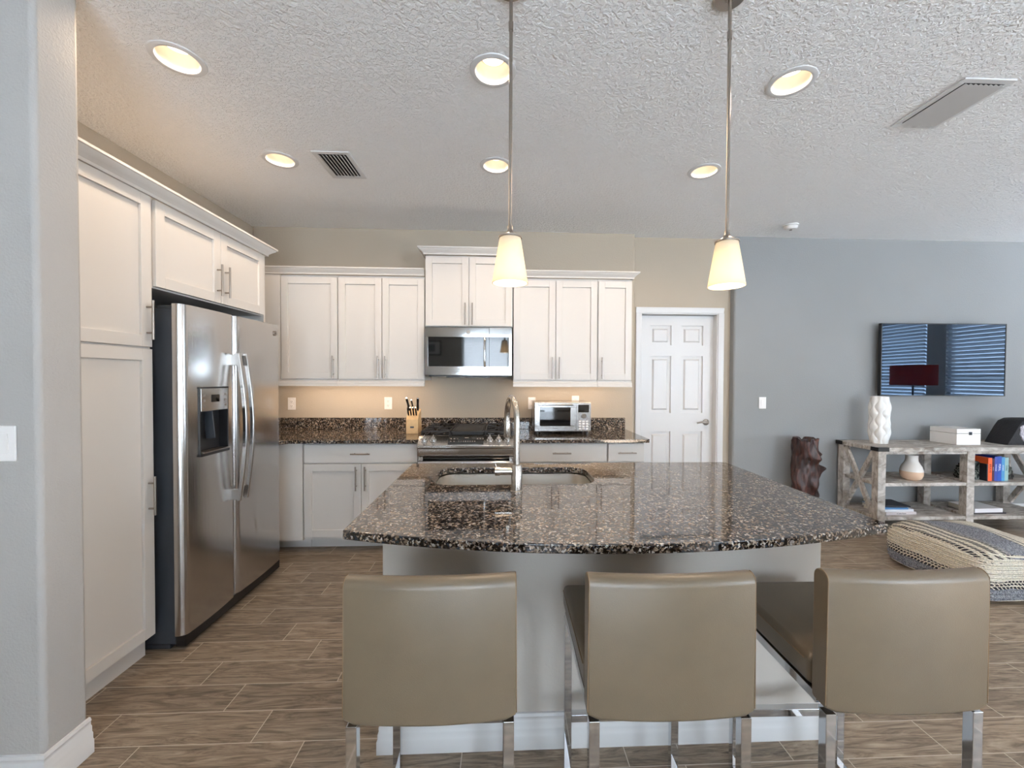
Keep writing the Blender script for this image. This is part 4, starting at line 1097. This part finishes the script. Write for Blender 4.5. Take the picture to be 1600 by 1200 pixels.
# ------------------------------------------------------------------ knife block
def knifeblock():
    x0, x1, y0 = -0.838, -0.735, 3.60
    t = thing('knife_block', 'light wooden knife block beside the range', 'knife block', (-0.79, 3.66, TOP))
    b = MB(); z = TOP+0.0006; b.prism([(y0, z), (y0+0.17, z), (y0+0.13, z+0.21), (y0+0.045, z+0.175), (y0, z+0.125)], x0, x1, 'X'); b.build('block', M['blockwood'], t, bevel=0.003)
    b = MB(); b.box(-0.803, -0.770, y0-0.0015, y0-0.0002, z+0.052, z+0.066); b.build('emblem', M['darkmetal'], t, bevel=0.0005)
    n_ = Vector((0, -0.52, 0.86)).normalized()
    def knife(x, y, z, L, r, lab, lean=0.0):
        k = thing('kitchen_knife', lab, 'knife', (x, y, z), 'black-handled knives in the block')
        d = (n_+Vector((lean, 0, 0))).normalized(); p = Vector((x, y, z))
        b = MB(); b.bar(p+d*0.001, p+d*0.012, r*1.9, r*1.2); b.build('bolster', M['mirrorsteel'], k, bevel=0.001)
        b = MB(); b.tube([p+d*0.012, p+d*(0.012+L*0.3), p+d*(0.012+L*0.6), p+d*(L*0.9), p+d*(L+0.012)], [r, r*1.12, r*0.95, r*1.15, r*0.9], 10); b.build('handle', M['black'], k)
        b = MB(); b.tube([p+d*(L+0.0122), p+d*(L+0.016)], [r*0.9, r*0.7], 10); b.build('end_cap', M['mirrorsteel'], k)
    for i in range(4):
        lab = ['steak knife in the front row of the knife block, leftmost', 'steak knife in the front row of the knife block, second from left', 'steak knife in the front row of the knife block, third from left', 'steak knife in the front row of the knife block, rightmost'][i]
        knife(-0.820+i*0.0225, 3.622, TOP+0.156, 0.075, 0.0065, lab)
    knife(-0.822, 3.675, TOP+0.194, 0.125, 0.0095, 'large black-handled knife at the back left of the knife block', -0.10)
    knife(-0.787, 3.675, TOP+0.194, 0.105, 0.0070, 'slim black-handled knife at the back middle of the knife block', -0.08)
    knife(-0.752, 3.675, TOP+0.194, 0.125, 0.0100, 'large black-handled knife at the back right of the knife block', 0.10)
knifeblock()

# ------------------------------------------------------------------ television
def tv():
    t = thing('television', 'wall-mounted flat television, switched off and reflecting the blinds', 'television', (4.36, YG-0.08, 1.6))
    W2, H2 = 0.628, 0.358; c = Vector((4.345, 3.865, 1.597)); a = math.radians(-1.5)
    R = Matrix.Rotation(a, 3, 'Z')
    def place(b):
        for v in b.bm.verts: v.co = R @ v.co + c
    b = MB(); b.box(-W2, W2, 0.004, 0.032, -H2, H2); place(b); b.build('casing', M['black'], t, bevel=0.002)
    b = MB(); f = 0.008
    b.box(-W2, W2, -0.004, 0.004, H2-f, H2); b.box(-W2, W2, -0.004, 0.004, -H2, -H2+f); b.box(-W2, -W2+f, -0.004, 0.004, -H2+f, H2-f); b.box(W2-f, W2, -0.004, 0.004, -H2+f, H2-f); place(b); b.build('bezel', M['black'], t)
    b = MB(); b.box(-W2+f, W2-f, -0.001, 0.0035, -H2+f, H2-f); place(b); b.build('screen', M['tvscreen'], t, smooth=False)
    b = MB(); b.box(4.15, 4.54, 3.902, YG-0.001, 1.50, 1.70); b.build('wall_bracket', M['black'], t, smooth=False)
tv()

# ------------------------------------------------------------------ console table
CX0, CX1, CY0, CY1 = 3.345, 5.085, 3.495, 3.935
def console():
    t = thing('console_table', 'greywashed wooden console table with crossed ends under the television', 'console table', ((CX0+CX1)/2, 3.72, 0))
    zt = 0.795
    b = MB(); b.box(CX0-0.015, CX1+0.015, CY0-0.015, CY1+0.01, zt-0.035, zt); b.build('tabletop', M['gwood'], t, bevel=0.003)
    pw = 0.072
    for x in (CX0, (CX0+CX1)/2-pw/2, CX1-pw):
        for (ya, yb) in ((CY0, CY0+pw*0.9), (CY1-pw*0.9, CY1)):
            b = MB(); b.box(x, x+pw, ya, yb, 0, zt-0.036); b.build('leg', M['gwood'], t, bevel=0.003)
    b = MB(); b.box(CX0+pw, CX1-pw, CY0+0.005, CY0+0.03, zt-0.062, zt-0.036); b.box(CX0+pw, CX1-pw, CY1-0.03, CY1-0.005, zt-0.062, zt-0.036); b.build('apron', M['gwood'], t)
    def shelf(z, name='shelf'):
        xm = (CX0+CX1)/2
        for (xa, xb) in ((CX0+0.012, xm-pw/2-0.001), (xm+pw/2+0.001, CX1-0.012)):
            b = MB()
            b.box(xa if xa > CX0+0.1 else CX0+pw+0.001, xb if xb < CX1-0.1 else CX1-pw-0.001, CY0+0.003, CY1-0.003, z-0.03, z)
            if xa < CX0+0.1: b.box(CX0+0.015, CX0+pw+0.001, CY0+0.066, CY1-0.066, z-0.03, z)
            else: b.box(CX1-pw-0.001, CX1-0.015, CY0+0.066, CY1-0.066, z-0.03, z)
            b.build(name, M['gwood'], t, bevel=0.002)
    shelf(0.475); shelf(0.170)
    for x in (CX0+0.020, CX1-0.020):
        for (p, q) in (((x, CY0+0.072, 0.19), (x, CY1-0.072, 0.745)), ((x+0.004, CY1-0.072, 0.19), (x+0.004, CY0+0.072, 0.745))):
            b = MB(); b.bar(p, q, 0.028, 0.040); b.build('cross_brace', M['gwood'], t, bevel=0.002)
    for (x0, sx) in ((CX0-0.017, 1), (CX1+0.017, -1)):
        for (y0, sy) in ((CY0-0.017, 1), (CY1+0.012, -1)):
            b = MB(); xa, xb = sorted((x0, x0+sx*0.10)); ya, yb = sorted((y0, y0+sy*0.0018)); b.box(xa, xb, ya, yb, zt-0.034, zt+0.0015)
            xa, xb = sorted((x0, x0+sx*0.0018)); ya, yb = sorted((y0, y0+sy*0.08)); b.box(xa, xb, ya, yb, zt-0.034, zt+0.0015)
            xa, xb = sorted((x0, x0+sx*0.10)); ya, yb = sorted((y0, y0+sy*0.03)); b.box(xa, xb, ya, yb, zt+0.0002, zt+0.0015)
            b.build('corner_bracket', M['black'], t, smooth=False)
console()
ZT = 0.7955
# sculpted white vase
def wavy_vase():
    b = MB(); n, m = 128, 80; H = 0.445; c = Vector((3.585, 3.745, ZT)); rings = []
    for j in range(m+1):
        s = j/m; R = 0.088*(1-0.22*abs(2*s-1)**2.5)*(1-0.13*math.exp(-((s-0.52)/0.09)**2))
        ring = []
        for k in range(n):
            a = 2*PI*k/n
            q = a*8/(2*PI)+0.35; N8 = 8
            g = lambda i: i + (0.26 if i % 2 else -0.26)*math.sin(2*PI*s*3.5)
            i0 = math.floor(q)
            while g(i0) > q: i0 -= 1
            while g(i0+1) <= q: i0 += 1
            tt = (q-g(i0))/(g(i0+1)-g(i0)); wdt = g(i0+1)-g(i0)
            r = R*(0.86+0.13*math.sin(PI*tt)**0.6+0.075*(wdt-1)*math.sin(PI*tt))
            ring.append(b.bm.verts.new(c+Vector((r*math.cos(a), r*math.sin(a), H*s))))
        rings.append(ring)
    for j in range(m):
        for k in range(n): b.bm.faces.new((rings[j][k], rings[j][(k+1) % n], rings[j+1][(k+1) % n], rings[j+1][k]))
    b.bm.faces.new(rings[0][::-1])
    inner = [b.bm.verts.new(c+Vector(((v.co.x-c.x)*0.90, (v.co.y-c.y)*0.90, H))) for v in rings[-1]]
    low = [b.bm.verts.new(Vector((v.co.x, v.co.y, v.co.z-0.2))) for v in inner]
    for k in range(n):
        b.bm.faces.new((rings[-1][k], rings[-1][(k+1) % n], inner[(k+1) % n], inner[k])); b.bm.faces.new((inner[k], inner[(k+1) % n], low[(k+1) % n], low[k]))
    b.bm.faces.new(low)
    tag(b.build('vase', M['ceramic'], angle=60), 'tall glossy white vase with wavy carved columns on the console table', 'vase')
wavy_vase()
# white box
t = thing('storage_box', 'small white lidded box with a clasp on the console table', 'box', (4.34, 3.73, ZT))
b = MB(); b.box(4.205, 4.440, 3.610, 3.850, ZT+0.0005, ZT+0.105); b.build('base', M['outlet'], t, bevel=0.002)
b = MB(); b.box(4.205, 4.440, 3.610, 3.850, ZT+0.108, ZT+0.150); b.build('lid', M['outlet'], t, bevel=0.002)
b = MB(); b.box(4.322, 4.352, 3.606, 3.6095, ZT+0.093, ZT+0.122); b.cyl((4.337, 3.606, ZT+0.10), (4.337, 3.600, ZT+0.10), 0.006, n=12); b.build('clasp', M['darkmetal'], t, bevel=0.001)
# geode
def geode():
    t = thing('geode', 'large dark geode with a pale crystal mouth at the right end of the console table', 'geode', (4.92, 3.70, ZT))
    pts = [(-0.235, 0), (-0.20, 0.05), (-0.13, 0.165), (-0.085, 0.225), (-0.02, 0.252), (0.07, 0.255), (0.14, 0.225), (0.20, 0.14), (0.225, 0.04), (0.22, 0)]
    def rock(name, pts, y0, y1, cx, cz, taper, mat):
        b = MB(); L = []
        for (y, k) in ((y0, taper), (y0+0.02, 1.0), (y1, 0.9)):
            L.append([b.bm.verts.new((4.92+cx+(x-cx)*k, y, ZT+0.0005+max(0, (cz+(z-cz)*k) if z > 0 else 0))) for x, z in pts])
        n = len(pts)
        for i in range(2):
            for k in range(n): b.bm.faces.new((L[i][k], L[i][(k+1) % n], L[i+1][(k+1) % n], L[i+1][k]))
        b.bm.faces.new(L[0][::-1]); b.bm.faces.new(L[-1])
        return b.build(name, mat, t, bevel=0.004)
    x = NT('dark_rough_stone'); x.set(Base_Color=srgb(26, 26, 30), Roughness=0.75); nz = x.noise(x.coords('World'), 60, 4); x.bump(nz, 'Fac', 0.6, 0.01)
    rock('stone', pts, 3.60, 3.80, 0, 0.1, 0.97, x.m)
    y = NT('crystal_rim'); vo = y.n('ShaderNodeTexVoronoi'); vo.inputs['Scale'].default_value = 90; y.l(y.coords('World'), 0, vo, 'Vector')
    rr = y.ramp(vo, 'Distance', [(0.0, srgb(250, 248, 252)), (0.6, srgb(170, 166, 178))]); y.l(rr, 'Color', y.b, 'Base Color'); y.set(Roughness=0.2); y.bump(vo, 'Distance', 0.8, 0.006)
    b = MB(); n = 40; C = Vector((4.93, 3.597, ZT+0.118)); rings = []
    random.seed(3); ph = [random.random()*6 for _ in range(4)]
    for (k, dy) in ((1.0, 0.006), (0.97, -0.004), (0.72, -0.006), (0.62, 0.004)):
        rings.append([b.bm.verts.new(C+Vector((k*(0.132+0.012*math.sin(3*a+ph[0])+0.006*math.sin(9*a+ph[1]))*math.cos(a), dy, k*(0.098+0.008*math.sin(4*a+ph[2])+0.005*math.sin(11*a))*math.sin(a)))) for a in [2*PI*i/n for i in range(n)]])
    for i in range(3):
        for k in range(n): b.bm.faces.new((rings[i][k], rings[i][(k+1) % n], rings[i+1][(k+1) % n], rings[i+1][k]))
    b.build('crystal_rim', y.m, t)
    z = NT('purple_black_crystal'); vo = z.n('ShaderNodeTexVoronoi'); vo.inputs['Scale'].default_value = 70; z.l(z.coords('World'), 0, vo, 'Vector')
    rr = z.ramp(vo, 'Distance', [(0.0, srgb(110, 90, 110)), (0.5, srgb(30, 22, 34))]); z.l(rr, 'Color', z.b, 'Base Color'); z.set(Roughness=0.25)
    b = MB(); c0 = b.bm.verts.new(C+Vector((0, 0.001, 0))); rg = [b.bm.verts.new(C+Vector((0.084*math.cos(2*PI*i/n), 0.0015, 0.063*math.sin(2*PI*i/n)))) for i in range(n)]
    for k in range(n): b.bm.faces.new((c0, rg[k], rg[(k+1) % n]))
    b.build('crystal_hollow', z.m, t)
geode()
# bottle vase
t = MB()
def bottle():
    x = NT('two_tone_glaze'); sp = x.n('ShaderNodeSeparateXYZ'); tc = x.n('ShaderNodeNewGeometry'); x.l(tc, 'Position', sp, 'Vector')
    mr = x.n('ShaderNodeMapRange'); mr.inputs['From Min'].default_value = 0.476; mr.inputs['From Max'].default_value = 0.70; x.l(sp, 'Z', mr, 'Value')
    r = x.ramp(mr, 'Result', [(0.0, srgb(222, 190, 164)), (0.36, srgb(232, 228, 222))], 'CONSTANT'); x.l(r, 'Color', x.b, 'Base Color'); x.set(Roughness=0.18)
    b = MB(); z0 = 0.4756
    b.lathe([(0, 0), (0.050, 0), (0.072, 0.016), (0.084, 0.050), (0.084, 0.090), (0.074, 0.126), (0.056, 0.155), (0.046, 0.178), (0.045, 0.215), (0.048, 0.228), (0.043, 0.226), (0.039, 0.18), (0, 0.15)], (3.785, 3.62, z0), 40)
    tag(b.build('vase', x.m, angle=60), 'squat two-tone bottle vase, cream over peach, on the console middle shelf', 'vase')
bottle()
# upright books
def book_up(x, w, h, d, z, col, label, txt=None, yf=3.560, tc=(240, 236, 228)):
    t = thing('book', label, 'book', (x+w/2, yf+d/2, z), 'upright books on the console shelf')
    m = plain('book_cover', srgb(*col), 0.4); pg = M['paper']
    b = MB(); b.box(x, x+w, yf, yf+0.003, z, z+h); b.box(x, x+0.0025, yf+0.003, yf+d, z, z+h); b.box(x+w-0.0025, x+w, yf+0.003, yf+d, z, z+h); b.build('cover', m, t, smooth=False)
    b = MB(); b.box(x+0.003, x+w-0.003, yf+0.0035, yf+d-0.004, z+0.004, z+h-0.004); b.build('pages', pg, t, smooth=False)
    if txt:
        text_mesh(txt, 'title', min(w*0.75, 0.028), plain('title_ink', srgb(*tc), 0.5), t, (x+w/2, yf-0.0006, z+h*0.55), (0, 0, -1), (1, 0, 0), 0.0003)
M['paper'] = plain('book_pages', srgb(232, 226, 212), 0.8)
zs_ = 0.4756; X = 4.428
for (w, h, d, col, lab, tx, tcl) in [(0.010, 0.155, 0.15, (38, 36, 44), 'thin dark book left of the orange book on the console shelf', None, (230, 230, 230)),
        (0.037, 0.212, 0.16, (240, 96, 40), 'orange book standing on the console shelf', 'BRAVE', (60, 20, 20)),
        (0.022, 0.205, 0.155, (70, 28, 52), 'dark maroon book standing right of the orange book', 'story', (200, 180, 180)),
        (0.026, 0.222, 0.16, (52, 70, 160), 'indigo blue book standing in the middle of the row', 'WINGS', (210, 220, 240)),
        (0.040, 0.226, 0.16, (30, 74, 168), 'royal blue book with large white title letters', 'PERIL', (240, 240, 244)),
        (0.030, 0.218, 0.16, (72, 146, 196), 'sky blue book second from the right end of the row', 'ocean', (230, 240, 244)),
        (0.034, 0.214, 0.155, (150, 186, 184), 'pale blue-green book at the right end of the row', 'tides', (60, 90, 100))]:
    book_up(X, w, h, d, zs_, col, lab, tx, 3.545, tcl); X += w+0.0012
# agate bookends
def bookend(x0, x1, label, sgn):
    t = thing('bookend', label, 'bookend', ((x0+x1)/2, 3.64, zs_), 'dark agate bookends beside the upright books')
    b = MB(); n = 22; w = x1-x0; base = x1 if sgn < 0 else x0
    pts = [(base, 0)] + [(base+sgn*w*(math.sin(PI/2*k/n)**0.8)*(1+0.06*math.sin(k*1.7)), 0.165*math.cos(PI/2*k/n)*(1+0.05*math.sin(k*2.3))) for k in range(n+1)]
    pts = [(px, zs_+max(0.0005, pz_)) for px, pz_ in pts]
    b.prism(pts, 3.60, 3.70, 'Y')
    x = NT('banded_agate'); mp = x.coords('World'); nz = x.noise(mp, 16, 3, 0.5, 1.6)
    r = x.ramp(nz, 'Fac', [(0.35, srgb(30, 32, 32)), (0.48, srgb(70, 76, 72)), (0.55, srgb(150, 152, 146)), (0.62, srgb(44, 46, 48))]); x.l(r, 'Color', x.b, 'Base Color'); x.set(Roughness=0.2)
    b.build('stone', x.m, t, bevel=0.004)
bookend(4.285, 4.424, 'dark banded stone bookend at the left of the upright books', -1)
bookend(X+0.004, X+0.125, 'dark banded stone bookend at the right of the upright books', 1)
# lying books
def book_flat(x, y, w, d, h, z, col, label, rot=0.0, txt=None):
    t = thing('book', label, 'book', (x, y, z), 'books lying on the bottom console shelf')
    m = plain('book_cover', srgb(*col), 0.4); R = Matrix.Rotation(rot, 3, 'Z'); c = Vector((x, y, z))
    def pl(b):
        for v in b.bm.verts: v.co = R @ v.co + c
    b = MB(); b.box(-w/2, w/2, -d/2, d/2, 0, 0.0025); b.box(-w/2, w/2, -d/2, d/2, h-0.0025, h); b.box(-w/2, w/2, -d/2, -d/2+0.0025, 0.0025, h-0.0025); pl(b); b.build('cover', m, t, smooth=False)
    b = MB(); b.box(-w/2+0.004, w/2-0.003, -d/2+0.003, d/2-0.004, 0.003, h-0.003); pl(b); b.build('pages', M['paper'], t, smooth=False)
    if txt: text_mesh(txt, 'title', h*0.6, plain('title_ink', srgb(50, 50, 60), 0.5), t, c+R@Vector((0, -d/2-0.0005, h/2)), R@Vector((1, 0, 0)), (0, 0, 1), 0.0003)
zb_ = 0.1706
book_flat(3.62, 3.665, 0.30, 0.23, 0.026, zb_, (214, 206, 208), 'pale pink book at the bottom of the left flat pile', 0.04, 'A Little House')
book_flat(3.605, 3.67, 0.29, 0.225, 0.022, zb_+0.0265, (232, 234, 238), 'white book in the middle of the left flat pile', 0.02)
book_flat(3.57, 3.66, 0.25, 0.21, 0.014, zb_+0.0490, (86, 136, 190), 'light blue book near the top of the left flat pile', -0.03)
book_flat(3.60, 3.68, 0.27, 0.21, 0.012, zb_+0.0635, (30, 32, 44), 'dark navy book on top of the left flat pile', -0.10)
book_flat(4.475, 3.665, 0.31, 0.23, 0.014, zb_, (60, 56, 60), 'dark book at the bottom of the right flat pile', 0.0)
book_flat(4.455, 3.66, 0.28, 0.225, 0.036, zb_+0.0145, (232, 230, 232), 'thick white book on top of the right flat pile', 0.03)

# ------------------------------------------------------------------ carved trunk
def trunk():
    n, m = 48, 64; H = 0.845; C = Vector((2.880, 3.765, 0)); b = MB(); rings = []
    random.seed(5)
    lobes = [(0.0, 0.685, 0.062, 0.30, 0.030), (0.05, 0.552, 0.088, 0.34, 0.034), (0.1, 0.50, 0.045, 0.5, 0.06), (-1.2, 0.66, 0.045, 0.25, 0.04), (-1.7, 0.60, -0.03, 0.3, 0.05), (-1.4, 0.40, 0.035, 0.3, 0.05), (-0.9, 0.30, 0.04, 0.35, 0.05), (3.0, 0.44, 0.022, 0.8, 0.12), (-0.2, 0.10, 0.05, 0.9, 0.08), (2.4, 0.05, 0.05, 0.8, 0.09)]
    def R(a, z):
        r = 0.104 - 0.004*math.cos(PI*z/H) + 0.005*math.sin(5*a+2*math.sin(z*14))*math.sin(z*17+a) + 0.010*math.sin(3*a+z*9) + 0.006*math.sin(7*a-z*21) + 0.004*math.sin(13*a+z*35)
        r -= 0.028*math.exp(-((z-0.28)/0.09)**2)*(0.5+0.5*math.cos(a))
        for (la, lz, amp, wa, wz) in lobes:
            da = (a-la+PI) % (2*PI)-PI; r += amp*math.exp(-(da/wa)**2-((z-lz)/wz)**2)
        return r
    for j in range(m+1):
        z = H*j/m
        rings.append([b.bm.verts.new(C+Vector((R(2*PI*k/n, z)*math.cos(2*PI*k/n), 0.85*R(2*PI*k/n, z)*math.sin(2*PI*k/n), z - (0.03*max(0, math.sin(5*2*PI*k/n+1))**3+0.04*(1 if k in (33, 34) else 0) if j >= m-1 else 0)))) for k in range(n)])
    for j in range(m):
        for k in range(n): b.bm.faces.new((rings[j][k], rings[j][(k+1) % n], rings[j+1][(k+1) % n], rings[j+1][k]))
    inn = [b.bm.verts.new(C+Vector(((v.co.x-C.x)*0.86, (v.co.y-C.y)*0.86, v.co.z-0.004))) for v in rings[-1]]
    low = [b.bm.verts.new(C+Vector(((v.co.x-C.x)*0.75, (v.co.y-C.y)*0.75, H-0.22))) for v in rings[-1]]
    for k in range(n):
        b.bm.faces.new((rings[-1][k], rings[-1][(k+1) % n], inn[(k+1) % n], inn[k])); b.bm.faces.new((inn[k], inn[(k+1) % n], low[(k+1) % n], low[k]))
    b.bm.faces.new(low); b.bm.faces.new(rings[0][::-1])
    tag(b.build('wooden_trunk_sculpture', M['log'], angle=70), 'dark red-brown hollow tree trunk sculpture standing against the grey wall', 'sculpture')
trunk()

# ------------------------------------------------------------------ pouf
def pouf():
    t = thing('pouf', 'square woven pouf striped cream, charcoal and blue on the floor', 'pouf', (3.31, 2.72, 0))
    t.rotation_euler.z = 0.0
    n = 44; a = 0.335; H = 0.30; b = MB(); bm = b.bm
    bmesh.ops.create_cube(bm, size=2.0)
    bmesh.ops.subdivide_edges(bm, edges=bm.edges[:], cuts=n, use_grid_fill=True)
    for v in bm.verts:
        x, y, z = v.co
        # superellipsoid-like rounding
        p = 8.0; L = (abs(x)**p+abs(y)**p+abs(z)**p)**(1/p); d = Vector((x, y, z))/L
        top = d.z > 0
        dome = 0.045*max(0, 1-(d.x**2+d.y**2)*0.6) if d.z > 0 else 0
        zz = (d.z*0.5+0.5)*H + dome*max(0, d.z)
        bul = 1+0.035*(1-(2*zz/H-1)**2) if zz < H else 1
        wob = 0.004*math.sin(zz*2*PI/0.025)
        v.co = Vector((d.x*(a*bul+wob), d.y*(a*bul+wob), zz))
        v.co.z += 0.008*math.sin(d.x*5+1)*math.cos(d.y*4)*max(0, d.z)
        v.co.z = max(v.co.z, 0.0)
    bmesh.ops.recalc_face_normals(bm, faces=bm.faces)
    me = bpy.data.meshes.new('cushion'); bm.to_mesh(me); bm.free(); me.shade_smooth(); me.materials.append(M['pouf'])
    o = bpy.data.objects.new('cushion', me); COL.objects.link(o); o.parent = t
    R = 0.0048
    b = MB(); cx, cy = 3.31, 2.72
    pts = [(cx-0.26, cy-0.29, 0.312), (cx-0.18, cy-0.335, 0.308), (cx-0.05, cy-0.345, 0.302), (cx+0.04, cy-0.350, 0.296), (cx+0.05, cy-0.362, 0.22), (cx+0.065, cy-0.366, 0.12), (cx+0.055, cy-0.368, 0.075), (cx+0.025, cy-0.366, 0.07), (cx+0.022, cy-0.364, 0.13), (cx+0.035, cy-0.362, 0.22), (cx+0.03, cy-0.350, 0.292)]
    # smooth the polyline
    P = [Vector(p) for p in pts]; Q = []
    for i in range(len(P)-1):
        p0 = P[max(i-1, 0)]; p1 = P[i]; p2 = P[i+1]; p3 = P[min(i+2, len(P)-1)]
        for k in range(6):
            s = k/6; Q.append(0.5*((2*p1)+(p2-p0)*s+(2*p0-5*p1+4*p2-p3)*s*s+(3*p1-p0-3*p2+p3)*s**3))
    Q.append(P[-1])
    b.tube(Q, R, 8); b.build('drawstring', M['cord'], t)
pouf()

# ------------------------------------------------------------------ lamp and pictures reflected in the screens
def lamp():
    cx, cy = 5.9, 1.90
    t = thing('floor_lamp', 'floor lamp with a rust red drum shade, reflected in the television', 'lamp', (cx, cy, 0))
    b = MB(); b.lathe([(0, 0), (0.15, 0), (0.15, 0.012), (0.02, 0.03), (0, 0.03)], (cx, cy, 0), 32); b.build('base', M['darkmetal'], t)
    b = MB(); b.cyl((cx, cy, 0.03), (cx, cy, 1.36), 0.012); b.build('pole', M['darkmetal'], t)
    b = MB(); b.lathe([(0.26, 1.32), (0.26, 1.61), (0.255, 1.61), (0.255, 1.32), (0.26, 1.32)], (cx, cy, 0), 40); b.build('lamp_shade', M['rust'], t)
    l = bpy.data.lights.new('added_lamp_glow', 'POINT'); l.energy = 5.0; l.color = WARM; l.shadow_soft_size = 0.04  # light added inside the shade to brighten its reflection
    o = bpy.data.objects.new('added_lamp_glow', l); o.location = (cx, cy, 1.45); COL.objects.link(o)
lamp()
for (x, z, w, h, lab) in ((-1.85, 1.45, 0.62, 0.46, 'framed picture low on the wall behind the camera'), (-1.75, 2.12, 0.50, 0.36, 'framed picture high on the wall behind the camera')):
    t = thing('framed_picture', lab, 'picture', (x, YN+0.02, z), 'framed pictures behind the camera')
    b = MB(); f = 0.03
    b.box(x-w/2, x+w/2, YN+0.001, YN+0.025, z-h/2, z-h/2+f); b.box(x-w/2, x+w/2, YN+0.001, YN+0.025, z+h/2-f, z+h/2); b.box(x-w/2, x-w/2+f, YN+0.001, YN+0.025, z-h/2+f, z+h/2-f); b.box(x+w/2-f, x+w/2, YN+0.001, YN+0.025, z-h/2+f, z+h/2-f)
    b.build('frame', M['black'], t)
    b = MB(); b.box(x-w/2+f, x+w/2-f, YN+0.001, YN+0.012, z-h/2+f, z+h/2-f); b.build('mat_board', M['outlet'], t, smooth=False)
    b = MB(); b.box(x-w/5, x+w/5, YN+0.0122, YN+0.014, z-h/4, z+h/4); b.build('print', M['grey'], t, smooth=False)
